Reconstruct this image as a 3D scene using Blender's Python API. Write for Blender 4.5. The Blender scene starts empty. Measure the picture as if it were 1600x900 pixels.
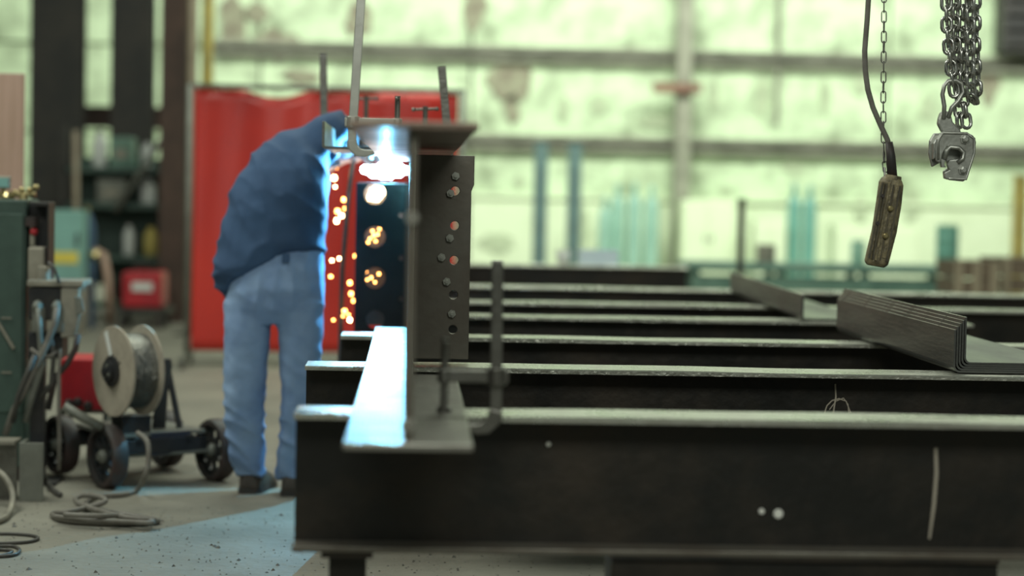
import bpy, bmesh, math, random
from mathutils import Vector, Matrix
random.seed(7)
V = Vector
scene = bpy.context.scene
C = scene.collection

# ---------------------------------------------------------------- camera
FPX = 3200.0                      # focal length in pixels of a 1600x900 frame
CAM = V((0, 0, 1.30))
YAW, PITCH, ROLL = math.atan(158 / FPX), math.atan(150 / FPX), 0.020
fw = V((math.sin(YAW) * math.cos(PITCH), math.cos(YAW) * math.cos(PITCH), -math.sin(PITCH)))
r0 = V((math.cos(YAW), -math.sin(YAW), 0)); u0 = r0.cross(fw)
RT = math.cos(ROLL) * r0 + math.sin(ROLL) * u0
UP = -math.sin(ROLL) * r0 + math.cos(ROLL) * u0
cam_d = bpy.data.cameras.new('camera'); cam = bpy.data.objects.new('camera', cam_d); C.objects.link(cam)
M = Matrix((RT, UP, -fw)).transposed().to_4x4(); M.translation = CAM
cam.matrix_world = M
cam_d.sensor_width = 36; cam_d.lens = FPX / 1600 * 36; cam_d.clip_end = 200; cam_d.clip_start = 0.05
cam_d.dof.use_dof = True; cam_d.dof.focus_distance = 6.7; cam_d.dof.aperture_fstop = 1.25
scene.camera = cam

def P(px, py, Y):                 # a picture point at the depth Y of the hall, in metres
    d = fw + RT * ((px - 800) / FPX) + UP * ((450 - py) / FPX)
    return CAM + d * (Y / d.y)
def G(px, py, z=0.0):             # a picture point on a level surface at height z
    d = fw + RT * ((px - 800) / FPX) + UP * ((450 - py) / FPX)
    return CAM + d * ((z - CAM.z) / d.z)

# ---------------------------------------------------------------- world, lamps, exposure
vs = scene.view_settings
vs.view_transform = 'Standard'; vs.look = 'None'; vs.gamma = 1.0; vs.exposure = 0.0; vs.use_curve_mapping = False
w = bpy.data.worlds.new('hall_air'); scene.world = w; w.use_nodes = True
bg = w.node_tree.nodes['Background']; bg.inputs[0].default_value = (0.80, 0.92, 0.78, 1); bg.inputs[1].default_value = 0.13

def area(name, loc, target, size, size_y, power, color):
    l = bpy.data.lights.new(name, 'AREA'); l.shape = 'RECTANGLE'; l.size = size; l.size_y = size_y
    l.energy = power; l.color = color
    o = bpy.data.objects.new(name, l); C.objects.link(o); o.location = loc
    o.rotation_euler = (V(target) - V(loc)).to_track_quat('-Z', 'Y').to_euler()
    return o
# rows of high-bay lamps under the roof, the last one an added fill
area('bay_lamps_over_back_wall', (3.5, 21.5, 6.2), (3.5, 28, 2.2), 16, 1.2, 1200, (0.95, 1.0, 0.92))
area('bay_lamps_over_middle', (2.5, 14.0, 7.5), (2.5, 13.5, 0), 10, 3, 640, (0.92, 1.0, 0.84))
area('bay_lamps_over_welding_bay', (-4.0, 8.0, 6.0), (-1.0, 9.0, 0.8), 3, 2, 230, (0.97, 1.0, 0.88))
area('front_fill_over_near_aisle', (0.5, -1.5, 5.5), (0.8, 6.5, 1.0), 6, 2, 300, (0.97, 1.0, 0.90))  # added fill from behind the camera, no lamp known there

# ---------------------------------------------------------------- mesh helpers
class MB:
    def __init__(s): s.v = []; s.f = []
    def add(s, vs_, fs):
        b = len(s.v); s.v += [V(p) for p in vs_]; s.f += [tuple(b + i for i in f) for f in fs]; return s
    def obox(s, c, u, v, w_, hu, hv, hw):
        c = V(c); u = V(u).normalized() * hu; v = V(v).normalized() * hv; w_ = V(w_).normalized() * hw
        pts = [c + u * a + v * b + w_ * d for d in (-1, 1) for b in (-1, 1) for a in (-1, 1)]
        return s.add(pts, [(0, 2, 3, 1), (4, 5, 7, 6), (0, 1, 5, 4), (2, 6, 7, 3), (0, 4, 6, 2), (1, 3, 7, 5)])
    def box(s, x0, x1, y0, y1, z0, z1):
        return s.obox(((x0 + x1) / 2, (y0 + y1) / 2, (z0 + z1) / 2), (1, 0, 0), (0, 1, 0), (0, 0, 1), abs(x1 - x0) / 2, abs(y1 - y0) / 2, abs(z1 - z0) / 2)
    def bar(s, a, b, wd, ht, side=None):       # rectangular bar from a to b
        a = V(a); b = V(b); d = (b - a); h = d.length / 2; d.normalize()
        if side is None: side = V((0, 1, 0)) if abs(d.y) < .9 else V((1, 0, 0))
        sd = (V(side) - d * V(side).dot(d)).normalized(); t = d.cross(sd)
        return s.obox((a + b) / 2, sd, t, d, wd / 2, ht / 2, h)
    def lathe(s, prof, o, ax, n=20, closed=False):
        o = V(o); ax = V(ax).normalized(); a = ax.orthogonal().normalized(); b = ax.cross(a)
        vs_ = []; fs = []
        for r, h in prof:
            for i in range(n):
                t = 2 * math.pi * i / n; vs_.append(o + ax * h + (a * math.cos(t) + b * math.sin(t)) * r)
        m = len(prof)
        for j in range(m if closed else m - 1):
            k = (j + 1) % m
            for i in range(n): fs.append((j * n + i, j * n + (i + 1) % n, k * n + (i + 1) % n, k * n + i))
        if not closed:
            fs.append(tuple(range(n))[::-1]); fs.append(tuple((m - 1) * n + i for i in range(n)))
        return s.add(vs_, fs)
    def cyl(s, a, b, r, r2=None, n=14):
        a = V(a); b = V(b); L = (b - a).length
        return s.lathe([(r, 0), (r if r2 is None else r2, L)], a, b - a, n)
    def tube(s, pts, r, n=8, closed=False):
        pts = [V(p) for p in pts]; m = len(pts); rs = r if isinstance(r, (list, tuple)) else [r] * m
        vs_ = []; fs = []; prev = None
        for i, p in enumerate(pts):
            if closed: d = pts[(i + 1) % m] - pts[i - 1]
            else: d = pts[min(i + 1, m - 1)] - pts[max(i - 1, 0)]
            d.normalize()
            a = d.orthogonal().normalized() if prev is None else (prev - d * prev.dot(d)).normalized()
            prev = a; b = d.cross(a)
            for k in range(n):
                t = 2 * math.pi * k / n; vs_.append(p + (a * math.cos(t) + b * math.sin(t)) * rs[i])
        for i in range(m if closed else m - 1):
            j = (i + 1) % m
            for k in range(n): fs.append((i * n + k, i * n + (k + 1) % n, j * n + (k + 1) % n, j * n + k))
        if not closed: fs.append(tuple(range(n))[::-1]); fs.append(tuple((m - 1) * n + k for k in range(n)))
        return s.add(vs_, fs)
    def loft(s, rings, cap=True):
        n = len(rings[0]); vs_ = [p for r in rings for p in r]; fs = []
        for j in range(len(rings) - 1):
            for i in range(n): fs.append((j * n + i, j * n + (i + 1) % n, (j + 1) * n + (i + 1) % n, (j + 1) * n + i))
        if cap: fs.append(tuple(range(n))[::-1]); fs.append(tuple((len(rings) - 1) * n + i for i in range(n)))
        return s.add(vs_, fs)
    def ball(s, c, r, n=10, sc=(1, 1, 1)):
        c = V(c); rings = []
        for j in range(1, n):
            t = math.pi * j / n
            rings.append([c + V((math.sin(t) * math.cos(2 * math.pi * i / (2 * n)) * r * sc[0], math.sin(t) * math.sin(2 * math.pi * i / (2 * n)) * r * sc[1], math.cos(t) * r * sc[2])) for i in range(2 * n)])
        return s.loft(rings)
    def plate(s, outer, holes, o, u, v, th):   # flat plate with holes: 2D loops in the plane (u, v) at o, thickness along u x v
        o = V(o); u = V(u).normalized(); v = V(v).normalized(); nrm = u.cross(v)
        loops = [outer] + holes
        bm = bmesh.new(); es = []
        for lp in loops:
            vv = [bm.verts.new((a, b, 0)) for a, b in lp]
            es += [bm.edges.new((vv[i], vv[(i + 1) % len(vv)])) for i in range(len(vv))]
        bmesh.ops.triangle_fill(bm, use_beauty=True, use_dissolve=False, edges=es, normal=(0, 0, 1))
        bm.verts.index_update(); vs2 = [x.co.copy() for x in bm.verts]; fs2 = [[q.index for q in f.verts] for f in bm.faces]; bm.free()
        k = len(vs2); vs_ = [o + u * p.x + v * p.y + nrm * (th / 2) for p in vs2] + [o + u * p.x + v * p.y - nrm * (th / 2) for p in vs2]
        fs = [tuple(f) for f in fs2] + [tuple(i + k for i in reversed(f)) for f in fs2]
        b = 0
        for lp in loops:
            L = len(lp)
            for i in range(L): fs.append((b + i, b + i + k, b + (i + 1) % L + k, b + (i + 1) % L))
            b += L
        return s.add(vs_, fs)
    def build(s, name, mt, parent=None, smooth=False, bevel=0.0, loc=None):
        xs = [p.x for p in s.v]; ys = [p.y for p in s.v]; zs = [p.z for p in s.v]
        c = V(loc) if loc is not None else V(((min(xs) + max(xs)) / 2, (min(ys) + max(ys)) / 2, min(zs)))
        me = bpy.data.meshes.new(name); me.from_pydata([p - c for p in s.v], [], s.f)
        bm = bmesh.new(); bm.from_mesh(me); bmesh.ops.recalc_face_normals(bm, faces=bm.faces); bm.to_mesh(me); bm.free()
        o = bpy.data.objects.new(name, me); C.objects.link(o); me.materials.append(mt)
        place(o, c, parent)
        if smooth:
            for p in me.polygons: p.use_smooth = True
            if smooth == 'auto': me.set_sharp_from_angle(angle=math.radians(38))
        if bevel:
            b = o.modifiers.new('bevel', 'BEVEL'); b.width = bevel; b.segments = 2; b.limit_method = 'ANGLE'
        return o
wl = {}
def place(o, c, parent):
    wl[o.name] = V(c)
    if parent is not None:
        o.parent = parent; o.location = V(c) - wl[parent.name]
    else: o.location = c
def tag(o, label, cat, group=None, kind=None):
    if label: o['label'] = label
    if cat: o['category'] = cat
    if group: o['group'] = group
    if kind: o['kind'] = kind
    return o
def thing(name, loc, label, cat, group=None):
    o = bpy.data.objects.new(name, None); C.objects.link(o); o.empty_display_size = .1
    place(o, loc, None); return tag(o, label, cat, group)
def copy_part(src, parent, wloc, rot=None):
    c = src.copy(); C.objects.link(c); place(c, wloc, parent)
    if rot is not None: c.rotation_mode = 'QUATERNION'; c.rotation_quaternion = rot
    return c
def struct(o): o['kind'] = 'structure'; return o

# ---------------------------------------------------------------- materials
def mat(name, col, rough=.5, metal=0., col2=None, scale=6., lo=.4, hi=.65, bump=0., bscale=None, emit=None, estr=0., stretch=None, trans=0., alpha=1., rvar=0., coat=0., detail=5):
    m = bpy.data.materials.new(name); m.use_nodes = True; nt = m.node_tree; b = nt.nodes['Principled BSDF']
    def setv(k, v):
        if k in b.inputs: b.inputs[k].default_value = v
    setv('Base Color', (*col, 1)); setv('Roughness', rough); setv('Metallic', metal); setv('Transmission Weight', trans); setv('Alpha', alpha); setv('Coat Weight', coat)
    tc = nt.nodes.new('ShaderNodeTexCoord'); mp = nt.nodes.new('ShaderNodeMapping')
    nt.links.new(tc.outputs['Object'], mp.inputs[0])
    if stretch: mp.inputs['Scale'].default_value = stretch
    nz = nt.nodes.new('ShaderNodeTexNoise'); nz.inputs['Scale'].default_value = scale; nz.inputs['Detail'].default_value = detail; nz.inputs['Roughness'].default_value = .62
    nt.links.new(mp.outputs[0], nz.inputs['Vector'])
    if col2:
        rp = nt.nodes.new('ShaderNodeValToRGB'); rp.color_ramp.elements[0].position = lo; rp.color_ramp.elements[1].position = hi
        rp.color_ramp.elements[0].color = (*col, 1); rp.color_ramp.elements[1].color = (*col2, 1)
        nt.links.new(nz.outputs['Fac'], rp.inputs[0]); nt.links.new(rp.outputs[0], b.inputs['Base Color'])
    if rvar:
        mr = nt.nodes.new('ShaderNodeMapRange'); mr.inputs[1].default_value = .3; mr.inputs[2].default_value = .7
        mr.inputs[3].default_value = max(.05, rough - rvar); mr.inputs[4].default_value = min(1, rough + rvar)
        nt.links.new(nz.outputs['Fac'], mr.inputs[0]); nt.links.new(mr.outputs[0], b.inputs['Roughness'])
    if bump:
        n2 = nt.nodes.new('ShaderNodeTexNoise'); n2.inputs['Scale'].default_value = bscale or scale * 4; n2.inputs['Detail'].default_value = 6
        nt.links.new(mp.outputs[0], n2.inputs['Vector'])
        bp = nt.nodes.new('ShaderNodeBump'); bp.inputs['Strength'].default_value = bump; bp.inputs['Distance'].default_value = .02
        nt.links.new(n2.outputs['Fac'], bp.inputs['Height']); nt.links.new(bp.outputs[0], b.inputs['Normal'])
    if emit: setv('Emission Color', (*emit, 1)); setv('Emission Strength', estr)
    return m
MT = {}
MT['mill'] = mat('mill_scale_steel', (.023, .023, .021), .42, .5, (.046, .037, .028), 3.0, .42, .7, .12, 30, rvar=.1)
MT['top'] = mat('lit_top_rubbed_steel', (.55, .56, .49), .30, .8, (.36, .35, .30), 5.0, .45, .75, .25, 60, rvar=.12)  # beam tops' reflected light put into the base colour; rubbed edges share it
MT['girder'] = mat('girder_steel', (.30, .295, .26), .40, .45, (.21, .195, .165), 4.0, .4, .7, .15, 40, rvar=.1)
MT['warm'] = mat('arc_glow_flange_steel', (.30, .22, .175), .36, .65, (.20, .155, .13), 4.0, .4, .7, .10, 30, rvar=.1)  # warm arc and spark reflection put into the top flange colour
MT['girder_web'] = mat('girder_web_steel', (.165, .155, .13), .45, .45, (.11, .09, .07), 4.0, .4, .7, .05, 30, rvar=.1)
MT['angle'] = mat('bent_plate_steel', (.165, .17, .16), .36, .7, (.10, .10, .095), 4.0, .4, .7, .08, 30, stretch=(1, .3, 3), rvar=.08)
MT['clampsteel'] = mat('clamp_steel', (.50, .51, .46), .34, .8, (.40, .40, .36), 8, .4, .7, .02, 40)
MT['darkclamp'] = mat('dark_clamp_steel', (.20, .20, .18), .38, .8, (.12, .115, .10), 14, .4, .7, .1, 60)
MT['chain'] = mat('chain_steel', (.62, .62, .58), .26, .95, (.26, .26, .24), 30, .4, .7)
MT['castclamp'] = mat('cast_clamp_steel', (.46, .47, .43), .40, .8, (.28, .28, .25), 22, .4, .7, .06, 50)
MT['black'] = mat('black_rubber', (.030, .030, .028), .55, 0, (.055, .033, .03), 10)
MT['blackmetal'] = mat('black_painted_steel', (.02, .022, .025), .45, .2, (.04, .038, .035), 8, bump=.05)
MT['cable'] = mat('grey_cable_sheath', (.20, .19, .165), .55, 0, (.13, .12, .10), 12)
MT['darkcable'] = mat('dark_cable_sheath', (.05, .05, .045), .5, 0, (.08, .075, .065), 12)
MT['concrete'] = mat('shop_concrete', (.25, .24, .195), .72, 0, (.155, .15, .125), 1.6, .35, .72, .35, 26, rvar=.12, detail=9)
MT['paint'] = mat('pale_green_wall_paint', (.68, .85, .54), .6, 0, (.25, .31, .18), 2.2, .44, .72, .1, 8, detail=8)
MT['lowpaint'] = mat('pale_yellow_green_paint', (.74, .86, .58), .6, 0, (.55, .66, .40), .8, .48, .78, .05, 8)
MT['girt'] = mat('weathered_girt_steel', (.33, .34, .25), .6, .1, (.20, .21, .15), 3)
MT['rust'] = mat('rusty_patch', (.20, .165, .12), .8, 0, (.38, .40, .26), 4, .36, .62)
MT['stain'] = mat('flaked_paint', (.36, .42, .27), .8, 0, (.55, .66, .42), 4, .36, .62)
MT['rustwood'] = mat('red_brown_board', (.25, .14, .09), .8, 0, (.17, .10, .07), 6)
MT['column'] = mat('dark_column_steel', (.035, .035, .032), .6, .1, (.055, .05, .042), 3)
MT['rustcol'] = mat('red_oxide_steel', (.06, .038, .030), .65, .1, (.10, .06, .045), 3)
MT['tealpost'] = mat('teal_post_paint', (.13, .22, .20), .5, .1, (.10, .16, .15), 4)
MT['yellow'] = mat('yellow_paint', (.55, .45, .12), .5, 0, (.4, .33, .11), 5)
MT['curtain'] = mat('red_vinyl_curtain', (.62, .035, .022), .35, 0, (.48, .03, .025), 1.2, .4, .7, .06, 5, trans=.0)
MT['greypaint'] = mat('grey_paint', (.20, .21, .18), .5, .2, (.13, .135, .115), 6)
MT['cabgreen'] = mat('dark_green_cabinet_paint', (.060, .105, .085), .5, .1, (.042, .075, .062), 5, bump=.03)
MT['beige'] = mat('dusty_beige_metal', (.33, .31, .25), .55, .2, (.20, .19, .155), 7)
MT['brass'] = mat('brass', (.55, .45, .22), .3, .9, (.35, .3, .16), 20)
MT['redpaint'] = mat('red_machine_paint', (.50, .02, .03), .4, 0, (.36, .02, .03), 5)
MT['spool'] = mat('fibreboard_spool', (.40, .36, .285), .75, 0, (.27, .24, .19), 9, .35, .7)
MT['wire'] = mat('steel_welding_wire', (.30, .30, .27), .3, .9, (.12, .12, .11), 2, .4, .6, .6, 60, stretch=(1, 1, 1))
MT['navy'] = mat('navy_painted_steel', (.025, .03, .05), .4, .2, (.04, .04, .05), 6)
MT['teal'] = mat('pale_teal_enamel', (.24, .47, .42), .5, 0, (.19, .37, .33), 3)
MT['bench'] = mat('green_bench_paint', (.16, .28, .22), .55, 0, (.10, .19, .15), 3)
MT['label_y'] = mat('yellow_label', (.75, .62, .10), .5)
MT['white'] = mat('white_plastic', (.72, .75, .72), .5, 0, (.6, .63, .6), 4)
MT['pink'] = mat('pinkish_plywood', (.50, .34, .27), .65, 0, (.40, .27, .20), 3, .4, .7, stretch=(9, 3, .6))
MT['bottle_g'] = mat('pale_green_cylinder_paint', (.36, .60, .46), .4, 0, (.27, .48, .37), 3)
MT['bottle_t'] = mat('teal_cylinder_paint', (.18, .42, .33), .4, 0, (.14, .34, .27), 3)
MT['bottle_b'] = mat('blue_cylinder_paint', (.07, .13, .22), .45, 0, (.05, .09, .16), 3)
MT['plasticblue'] = mat('pale_blue_plastic', (.62, .74, .82), .3, 0, (.52, .65, .75), 4)
MT['wood'] = mat('old_brown_timber', (.13, .095, .065), .75, 0, (.20, .155, .11), 5, .35, .7, stretch=(1, 1, .25))
MT['batten'] = mat('pale_timber', (.32, .27, .19), .75, 0, (.24, .2, .14), 5)
MT['pendant'] = mat('dirty_yellow_pendant_shell', (.30, .25, .14), .5, .1, (.10, .085, .05), 24, .38, .6, .3, 60)
MT['darkpend'] = mat('dark_pendant_groove', (.06, .052, .035), .6, 0, (.13, .11, .065), 30)  # dark tone for the groove strips on the pendant shell
MT['chalk'] = mat('chalk', (.42, .38, .31), .9)
MT['whitepaint'] = mat('white_paint_dab', (.75, .76, .70), .8)
MT['jacket'] = mat('navy_work_jacket_cloth', (.052, .112, .225), .85, 0, (.036, .076, .16), 3, .35, .7, .12, 16)
MT['denim'] = mat('blue_denim', (.19, .30, .52), .85, 0, (.30, .44, .66), 4, .38, .68, .2, 14)
MT['boot'] = mat('brown_work_boot_leather', (.06, .05, .042), .6, 0, (.09, .075, .06), 12)
MT['skin'] = mat('skin', (.55, .36, .27), .55)
MT['helmet'] = mat('dark_welding_hood', (.02, .022, .03), .4)
MT['leather'] = mat('grey_leather_glove', (.16, .14, .12), .8, 0, (.11, .1, .085), 12)
MT['arc'] = mat('welding_arc', (1, 1, 1), .5, emit=(.62, .74, 1.0), estr=60)
MT['spark'] = mat('hot_spark', (1, .6, .2), .5, emit=(1.0, .42, .10), estr=12)
MT['sparkhot'] = mat('hotter_spark', (1, .8, .5), .5, emit=(1.0, .66, .30), estr=22)
MT['grit'] = mat('floor_grit', (.20, .19, .17), .7, .1, (.10, .1, .09), 30)

# ---------------------------------------------------------------- setting
def floor_and_walls():
    m = MB().box(-16, 20, -1, 28.2, -.2, 0); tag(struct(m.build('floor', MT['concrete'], loc=(0, 0, 0))), 'grey concrete shop floor', None)
    WY = 28.0
    m = MB().box(-16, 20, WY + .12, WY + .3, 0, 6.5); wall = struct(m.build('wall_back', MT['girt'])); tag(wall, 'pale green painted sheet wall with steel girts', None)
    zr = [P(1000, y, WY).z for y in (310, 225, 88)]       # girt heights from the photograph
    zr = [0.0, zr[0], zr[1], zr[2], zr[2] + 1.2, zr[2] + 2.4]
    x0 = P(300, 200, WY).x; step = (P(1062, 200, WY).x - P(735, 200, WY).x)
    cx = P(1062, 200, WY).x; xs = [cx + step * k for k in range(-6, 6)]
    for i in range(len(xs) - 1):
        for j in range(len(zr) - 1):
            off = random.uniform(0, .035)
            MB().box(xs[i] + .02, xs[i + 1] - .02, WY + off, WY + .11 + off, zr[j] + .02, zr[j + 1] - .02).build('panel', MT['lowpaint'] if j == 0 else MT['paint'], wall)
    for j in (2, 3, 4):                                     # channel girts
        xg = P(335, 200, WY).x; m = MB().box(xg, 19, WY - .16, WY - .002, zr[j] - .06, zr[j] + .02); m.box(xg, 19, WY - .16, WY - .13, zr[j] - .12, zr[j] + .09); m.build('girt', MT['girt'], wall)
    MB().box(-15, 19, WY - .05, WY - .002, zr[1] - .03, zr[1] + .03).build('girt', MT['lowpaint'], wall)
    # the upright steel column on the wall
    m = MB(); m.box(cx - .10, cx + .10, WY - .40, WY - .37, 0, 6.2); m.box(cx - .10, cx + .10, WY - .20, WY - .17, 0, 6.2); m.box(cx - .012, cx + .012, WY - .37, WY - .2, 0, 6.2)
    m.build('wall_column', MT['girt'], wall)
    def patch(px, py, rx, ry, mt, nm='rust_patch'):
        n = 18; c = P(px, py, WY - .004); s = WY / FPX
        outer = [(math.cos(2 * math.pi * i / n) * rx * s * random.uniform(.65, 1.15), math.sin(2 * math.pi * i / n) * ry * s * random.uniform(.65, 1.15)) for i in range(n)]
        MB().plate(outer, [], c, (1, 0, 0), (0, 0, 1), .012).build(nm, mt, wall)
    for a in ((797, 128, 36, 44), (742, 12, 20, 40), (800, 170, 14, 26), (560, 30, 24, 30), (430, 70, 40, 26), (365, 40, 26, 54), (470, 120, 30, 14), (400, 20, 20, 20), (1545, 130, 22, 40)): patch(*a, MT['rust'])
    for a in ((1115, 150, 9, 26), (1190, 150, 12, 34), (1030, 190, 34, 12), (935, 165, 12, 16), (880, 170, 10, 18), (1290, 150, 9, 34), (1345, 130, 14, 24), (1425, 320, 16, 30), (1345, 325, 12, 26), (775, 380, 30, 18), (905, 350, 20, 40), (812, 285, 9, 12), (1135, 298, 12, 9), (1450, 170, 14, 24), (1240, 260, 20, 12)): patch(*a, MT['stain'], 'stain_patch')
    b = MB().box(P(1020, 138, 27.5).x, P(1096, 138, 27.5).x, 27.46, 27.55, P(1060, 145, 27.5).z, P(1060, 130, 27.5).z).build('cross_board', MT['rustwood'], wall)
    MB().cyl(P(1213, 195, 27.9), P(1213, 195, 27.9) + V((0, 0, 3)), .035).build('conduit', MT['girt'], wall)
    return wall
floor_and_walls()

# ---------------------------------------------------------------- table beams
ZB = .75                                                   # height of the beam tops
def ibeam(label, Y, x0, x1, depth=.34, wf=.20, tf=.014, tw=.012, zt=ZB, top='top', group=None, name='steel_beam'):
    t = thing(name, ((x0 + x1) / 2, Y + wf / 2, zt - depth), label, 'steel beam', group)
    # a slightly uneven rolled top flange
    n = 40; rings = []
    for i in range(n + 1):
        x = x0 + (x1 - x0) * i / n; dz = .0012 * math.sin(x * 3.1 + Y) + .0008 * math.sin(x * 9 + Y * 2)
        c = .004
        rings.append([V((x, Y, zt - tf)), V((x, Y, zt - c + dz)), V((x, Y + c, zt + dz)), V((x, Y + wf - c, zt + dz)), V((x, Y + wf, zt - c + dz)), V((x, Y + wf, zt - tf))])
    MB().loft(rings).build('top_flange', MT[top], t)
    MB().box(x0, x1, Y + wf / 2 - tw / 2, Y + wf / 2 + tw / 2, zt - depth + tf, zt - tf).build('web', MT['mill'], t)
    MB().box(x0, x1, Y, Y + wf, zt - depth, zt - depth + tf).build('bottom_flange', MT['girder_web'], t, bevel=.002)
    return t
def X_at(px, Y): return P(px, 600, Y).x
b1 = ibeam('dark steel beam at the front of the table, two white dabs on its web', 4.99, X_at(460, 4.99), 2.9)
b2 = ibeam('dark steel beam with a chalk arc symbol on its web', 6.35, X_at(476, 6.35), 3.4)
b3 = ibeam('dark steel beam third from the front of the welding table', 7.67, X_at(531, 7.67), 3.4)
b4 = ibeam('dark steel beam holding the near end of the single bent plate', 9.03, .05, P(1522, 505, 9.03).x)
b5 = ibeam('dark steel beam fifth from the front of the welding table', 10.2, .05, P(1245, 480, 10.2).x + 1.4)
b6 = ibeam('greyish steel beam under the far end of the single bent plate', 11.9, .05, 4.2)
b7 = ibeam('short dark beam farthest back on the table, pale blue tray on it', 15.6, P(690, 410, 15.6).x, P(1076, 410, 15.6).x, depth=.2)
MT_line = MT['chalk']
# chalk marks and paint dabs
yw = 4.99 + .1 - .008
MB().tube([P(1462, 700, yw), P(1463, 740, yw), P(1459, 790, yw), P(1452, 842, yw)], [.004, .005, .005, .003], 6).build('chalk_line', MT['chalk'], b1)
for px, py, r in ((1190, 799, .008), (1216, 803, .013), (857, 694, .006)):
    MB().lathe([(r, 0), (r * .8, .004)], P(px, py, yw + .001), (0, -1, 0), 9).build('paint_dab', MT['whitepaint'], b1)
yw = 6.35 + .1 - .008
MB().tube([P(1305, 600, yw), P(1306, 620, yw), P(1302, 645, yw)], .003, 5).build('chalk_stroke', MT['chalk'], b2)
MB().tube([P(x, y, yw) for x, y in ((1288, 646), (1292, 634), (1300, 626), (1311, 623), (1322, 627), (1329, 645))], .0022, 5).build('chalk_arc', MT['chalk'], b2)
MB().tube([P(x, y, yw) for x, y in ((1296, 640), (1306, 627), (1318, 622), (1325, 632), (1326, 646))], .0018, 5).build('chalk_arc', MT['chalk'], b2)
MB().box(.05, .06, 10.205, 10.215, .5, .6).build('end_stub', MT['mill'], b5)

# stands below the beams
def stand(label, x, Y, ztop, w_=.09):
    t = thing('steel_stand', (x, Y, 0), label, 'stand')
    MB().box(x - .16, x + .16, Y - .13, Y + .13, 0, .02).build('base_plate', MT['blackmetal'], t, bevel=.003)
    m = MB(); m.box(x - w_ / 2, x + w_ / 2, Y - .05, Y - .04, .02, ztop - .015); m.box(x - w_ / 2, x + w_ / 2, Y + .04, Y + .05, .02, ztop - .015); m.box(x - .006, x + .006, Y - .04, Y + .04, .02, ztop - .015)
    m.build('post', MT['mill'], t)
    MB().box(x - w_ * .7, x + w_ * .7, Y - .09, Y + .09, ztop - .015, ztop).build('cap_plate', MT['mill'], t)
stand('dark steel stand under the left end of the front beam', X_at(548, 5.09), 5.09, .41)
stand('dark steel stand under the left end of the chalk-marked beam', X_at(552, 6.45), 6.45, .41, .07)
stand('dark steel stand under the left end of the third beam', X_at(556, 7.77), 7.77, .41, .07)
for Y, xx, nm in ((6.45, 1.0, 'chalk-marked beam'), (7.77, 1.3, 'third beam'), (9.13, 1.2, 'fourth beam'), (10.3, 1.5, 'fifth beam'), (12.0, 1.8, 'greyish sixth beam')):
    stand('dark steel stand under the middle of the ' + nm, xx, Y, .41)
for Y, xx, nm in ((9.13, .35, 'fourth beam'), (10.3, .45, 'fifth beam'), (12.0, .5, 'greyish sixth beam')):
    stand('dark steel stand behind the girder under the ' + nm, xx, Y, .41)
for xx in (P(760, 420, 15.7).x, P(1000, 420, 15.7).x):
    t = thing('trestle', (xx, 15.7, 0), 'trestle under the farthest short beam', 'stand', 'trestles under the short beam')
    MB().box(xx - .2, xx + .2, 15.62, 15.78, .47, .55).build('top_bar', MT['mill'], t)
    for sx in (-1, 1):
        for sy in (-1, 1): MB().bar((xx + sx * .15, 15.7, .48), (xx + sx * .2, 15.7 + sy * .25, 0), .04, .04).build('leg', MT['mill'], t)
# low support under the front beam
xa, xb = P(956, 880, 5.0).x, P(1560, 880, 5.0).x
t = thing('support_block', ((xa + xb) / 2, 5.09, 0), 'dark steel box support on the floor under the front beam', 'support')
MB().box(xa, xb, 5.0, 5.18, .012, .398).build('body', MT['mill'], t, bevel=.006)
MB().box(xa, xb, 4.99, 5.19, 0, .012).build('base_plate', MT['mill'], t)
MB().box(xa, xb, 4.99, 5.19, .398, .41).build('top_plate', MT['mill'], t)

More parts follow.
